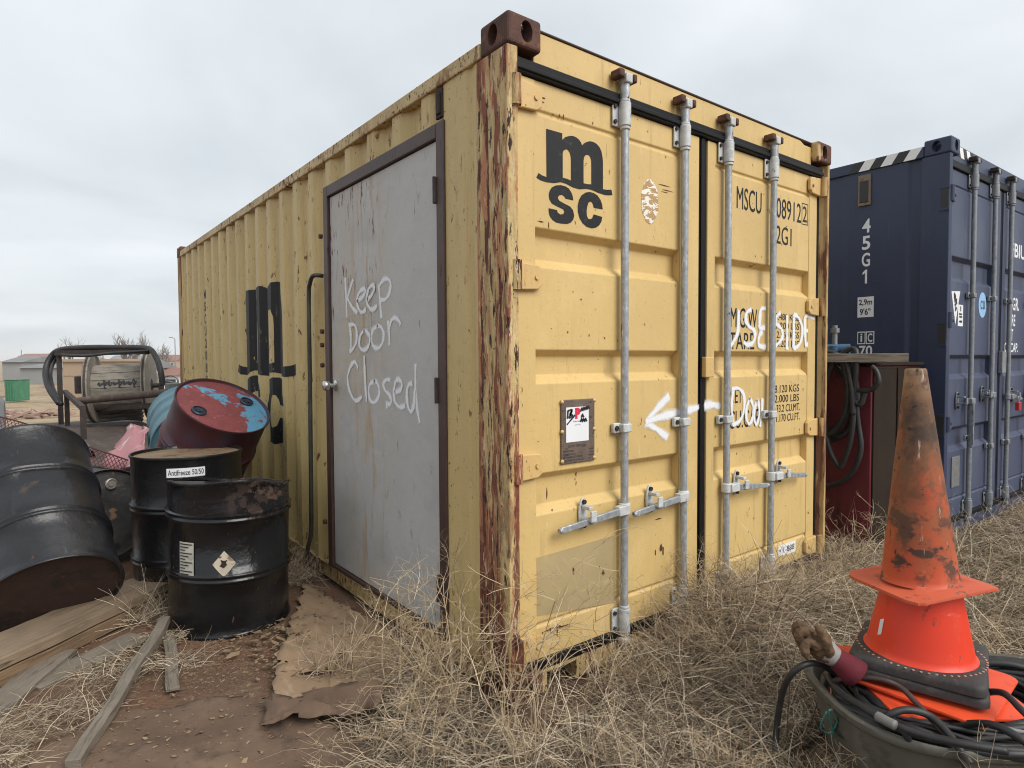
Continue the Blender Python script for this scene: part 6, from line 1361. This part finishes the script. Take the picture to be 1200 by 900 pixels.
weed('bushy tumbleweed below the second locking bar', 1.02, -.12, 9, .46, 16, .9, .0023, twig=1.2)
weed('tumbleweed heaped below the third locking bar', 1.30, -.13, 10, .40, 14, 1.0, .0023, twig=1.2)
weed('round tumbleweed in front of the cargo doors', 1.10, -.34, 11, .40, 16, 1.3, .0023, twig=1.2)
weed('flattened tumbleweed before the left cargo door', .72, -.20, 12, .34, 12, 1.4, .0022, lean=(.3, -.2), twig=1.2)
weed('weed tangle under the right cargo door', 1.75, -.16, 13, .30, 12, 1.2, .0022, twig=1.1)
weed('weed at the far bottom corner of the yellow container', 2.25, -.12, 14, .28, 10, 1.0, .0022)
weed('tall pale weed before the maroon box', 2.86, -.16, 15, .52, 6, .55, .0030, twig=.8)
weed('second pale weed before the maroon box beside the taller one', 2.70, -.05, 16, .40, 7, .8, .0026)
weed('low weed by the bottom of the brown plate', 3.30, -.18, 17, .26, 8, 1.2, .0026)
weed('weed in front of the tub left end', .50, -1.02, 18, .22, 9, 1.1, .0017)
weed('weed spraying over the tub front wall', .52, -1.30, 19, .30, 8, .9, .0016)
weed('flat tumbleweed in the foreground straw', .34, -.72, 20, .22, 12, 1.8, .0018, lean=(.1, 0))
weed('low tangled weed left foreground beside the tarp', -.40, -.02, 21, .28, 11, 1.3, .0019)
weed('sprawling weed in the centre foreground', .02, -.48, 22, .26, 12, 1.7, .0018)
weed('sparse weed in the straw right of the cones', 1.75, -.95, 23, .22, 9, 1.4, .002)
weed('weed at the foot of the blue container corner', 3.62, -.30, 24, .22, 8, 1.2, .0024)
weed('pale weed by the wall behind the front drum', -.10, 2.05, 25, .26, 8, .9, .002)
weed('tall thin weed rising beside the near corner post', .03, -.11, 31, .62, 6, .45, .0026)
weed('tall bushy weed left of the near corner before the side panel', -.20, .12, 32, .62, 8, .5, .0026)
weed('upright weed between first and second locking bars', .82, -.10, 33, .50, 8, .6, .0024)
weed('upright weed beside the fourth locking bar foot', 1.62, -.12, 34, .40, 8, .7, .0024)
tangle('tumbleweed_mat', 'broken tumbleweed stems matted over the foreground straw', 64, (-.75, 2.6, -1.6, .55), 3)
tangle('tumbleweed_mat', 'heaped tumbleweed stems below the cargo doors', 22, (.55, 2.0, -.55, -.06), 4, zs=(.5, .9), dens=lambda x, y: min(1, mound(x, y)*5))
tangle('tumbleweed_mat', 'tumbleweed stems strewn before the blue container', 22, (2.4, 4.8, -1.4, .1), 5, r0=.003, sc_=(.9, 1.4))

# ------------------------------------------------------------------ the hazy air over the plain
hm = bpy.data.materials.new('haze_air'); hm.use_nodes = True; ht = hm.node_tree
for nd in list(ht.nodes):
    if nd.type == 'BSDF_PRINCIPLED': ht.nodes.remove(nd)
pv = ht.nodes.new('ShaderNodeVolumePrincipled'); pv.inputs['Color'].default_value = (.93, .95, .97, 1); pv.inputs['Density'].default_value = .0006; pv.inputs['Anisotropy'].default_value = .2
ht.links.new(pv.outputs[0], [nd for nd in ht.nodes if nd.type == 'OUTPUT_MATERIAL'][0].inputs['Volume'])
tag(MB().box((-2400, -2400, -4), (2400, 2400, 16)).build('haze', hm), kind='stuff')
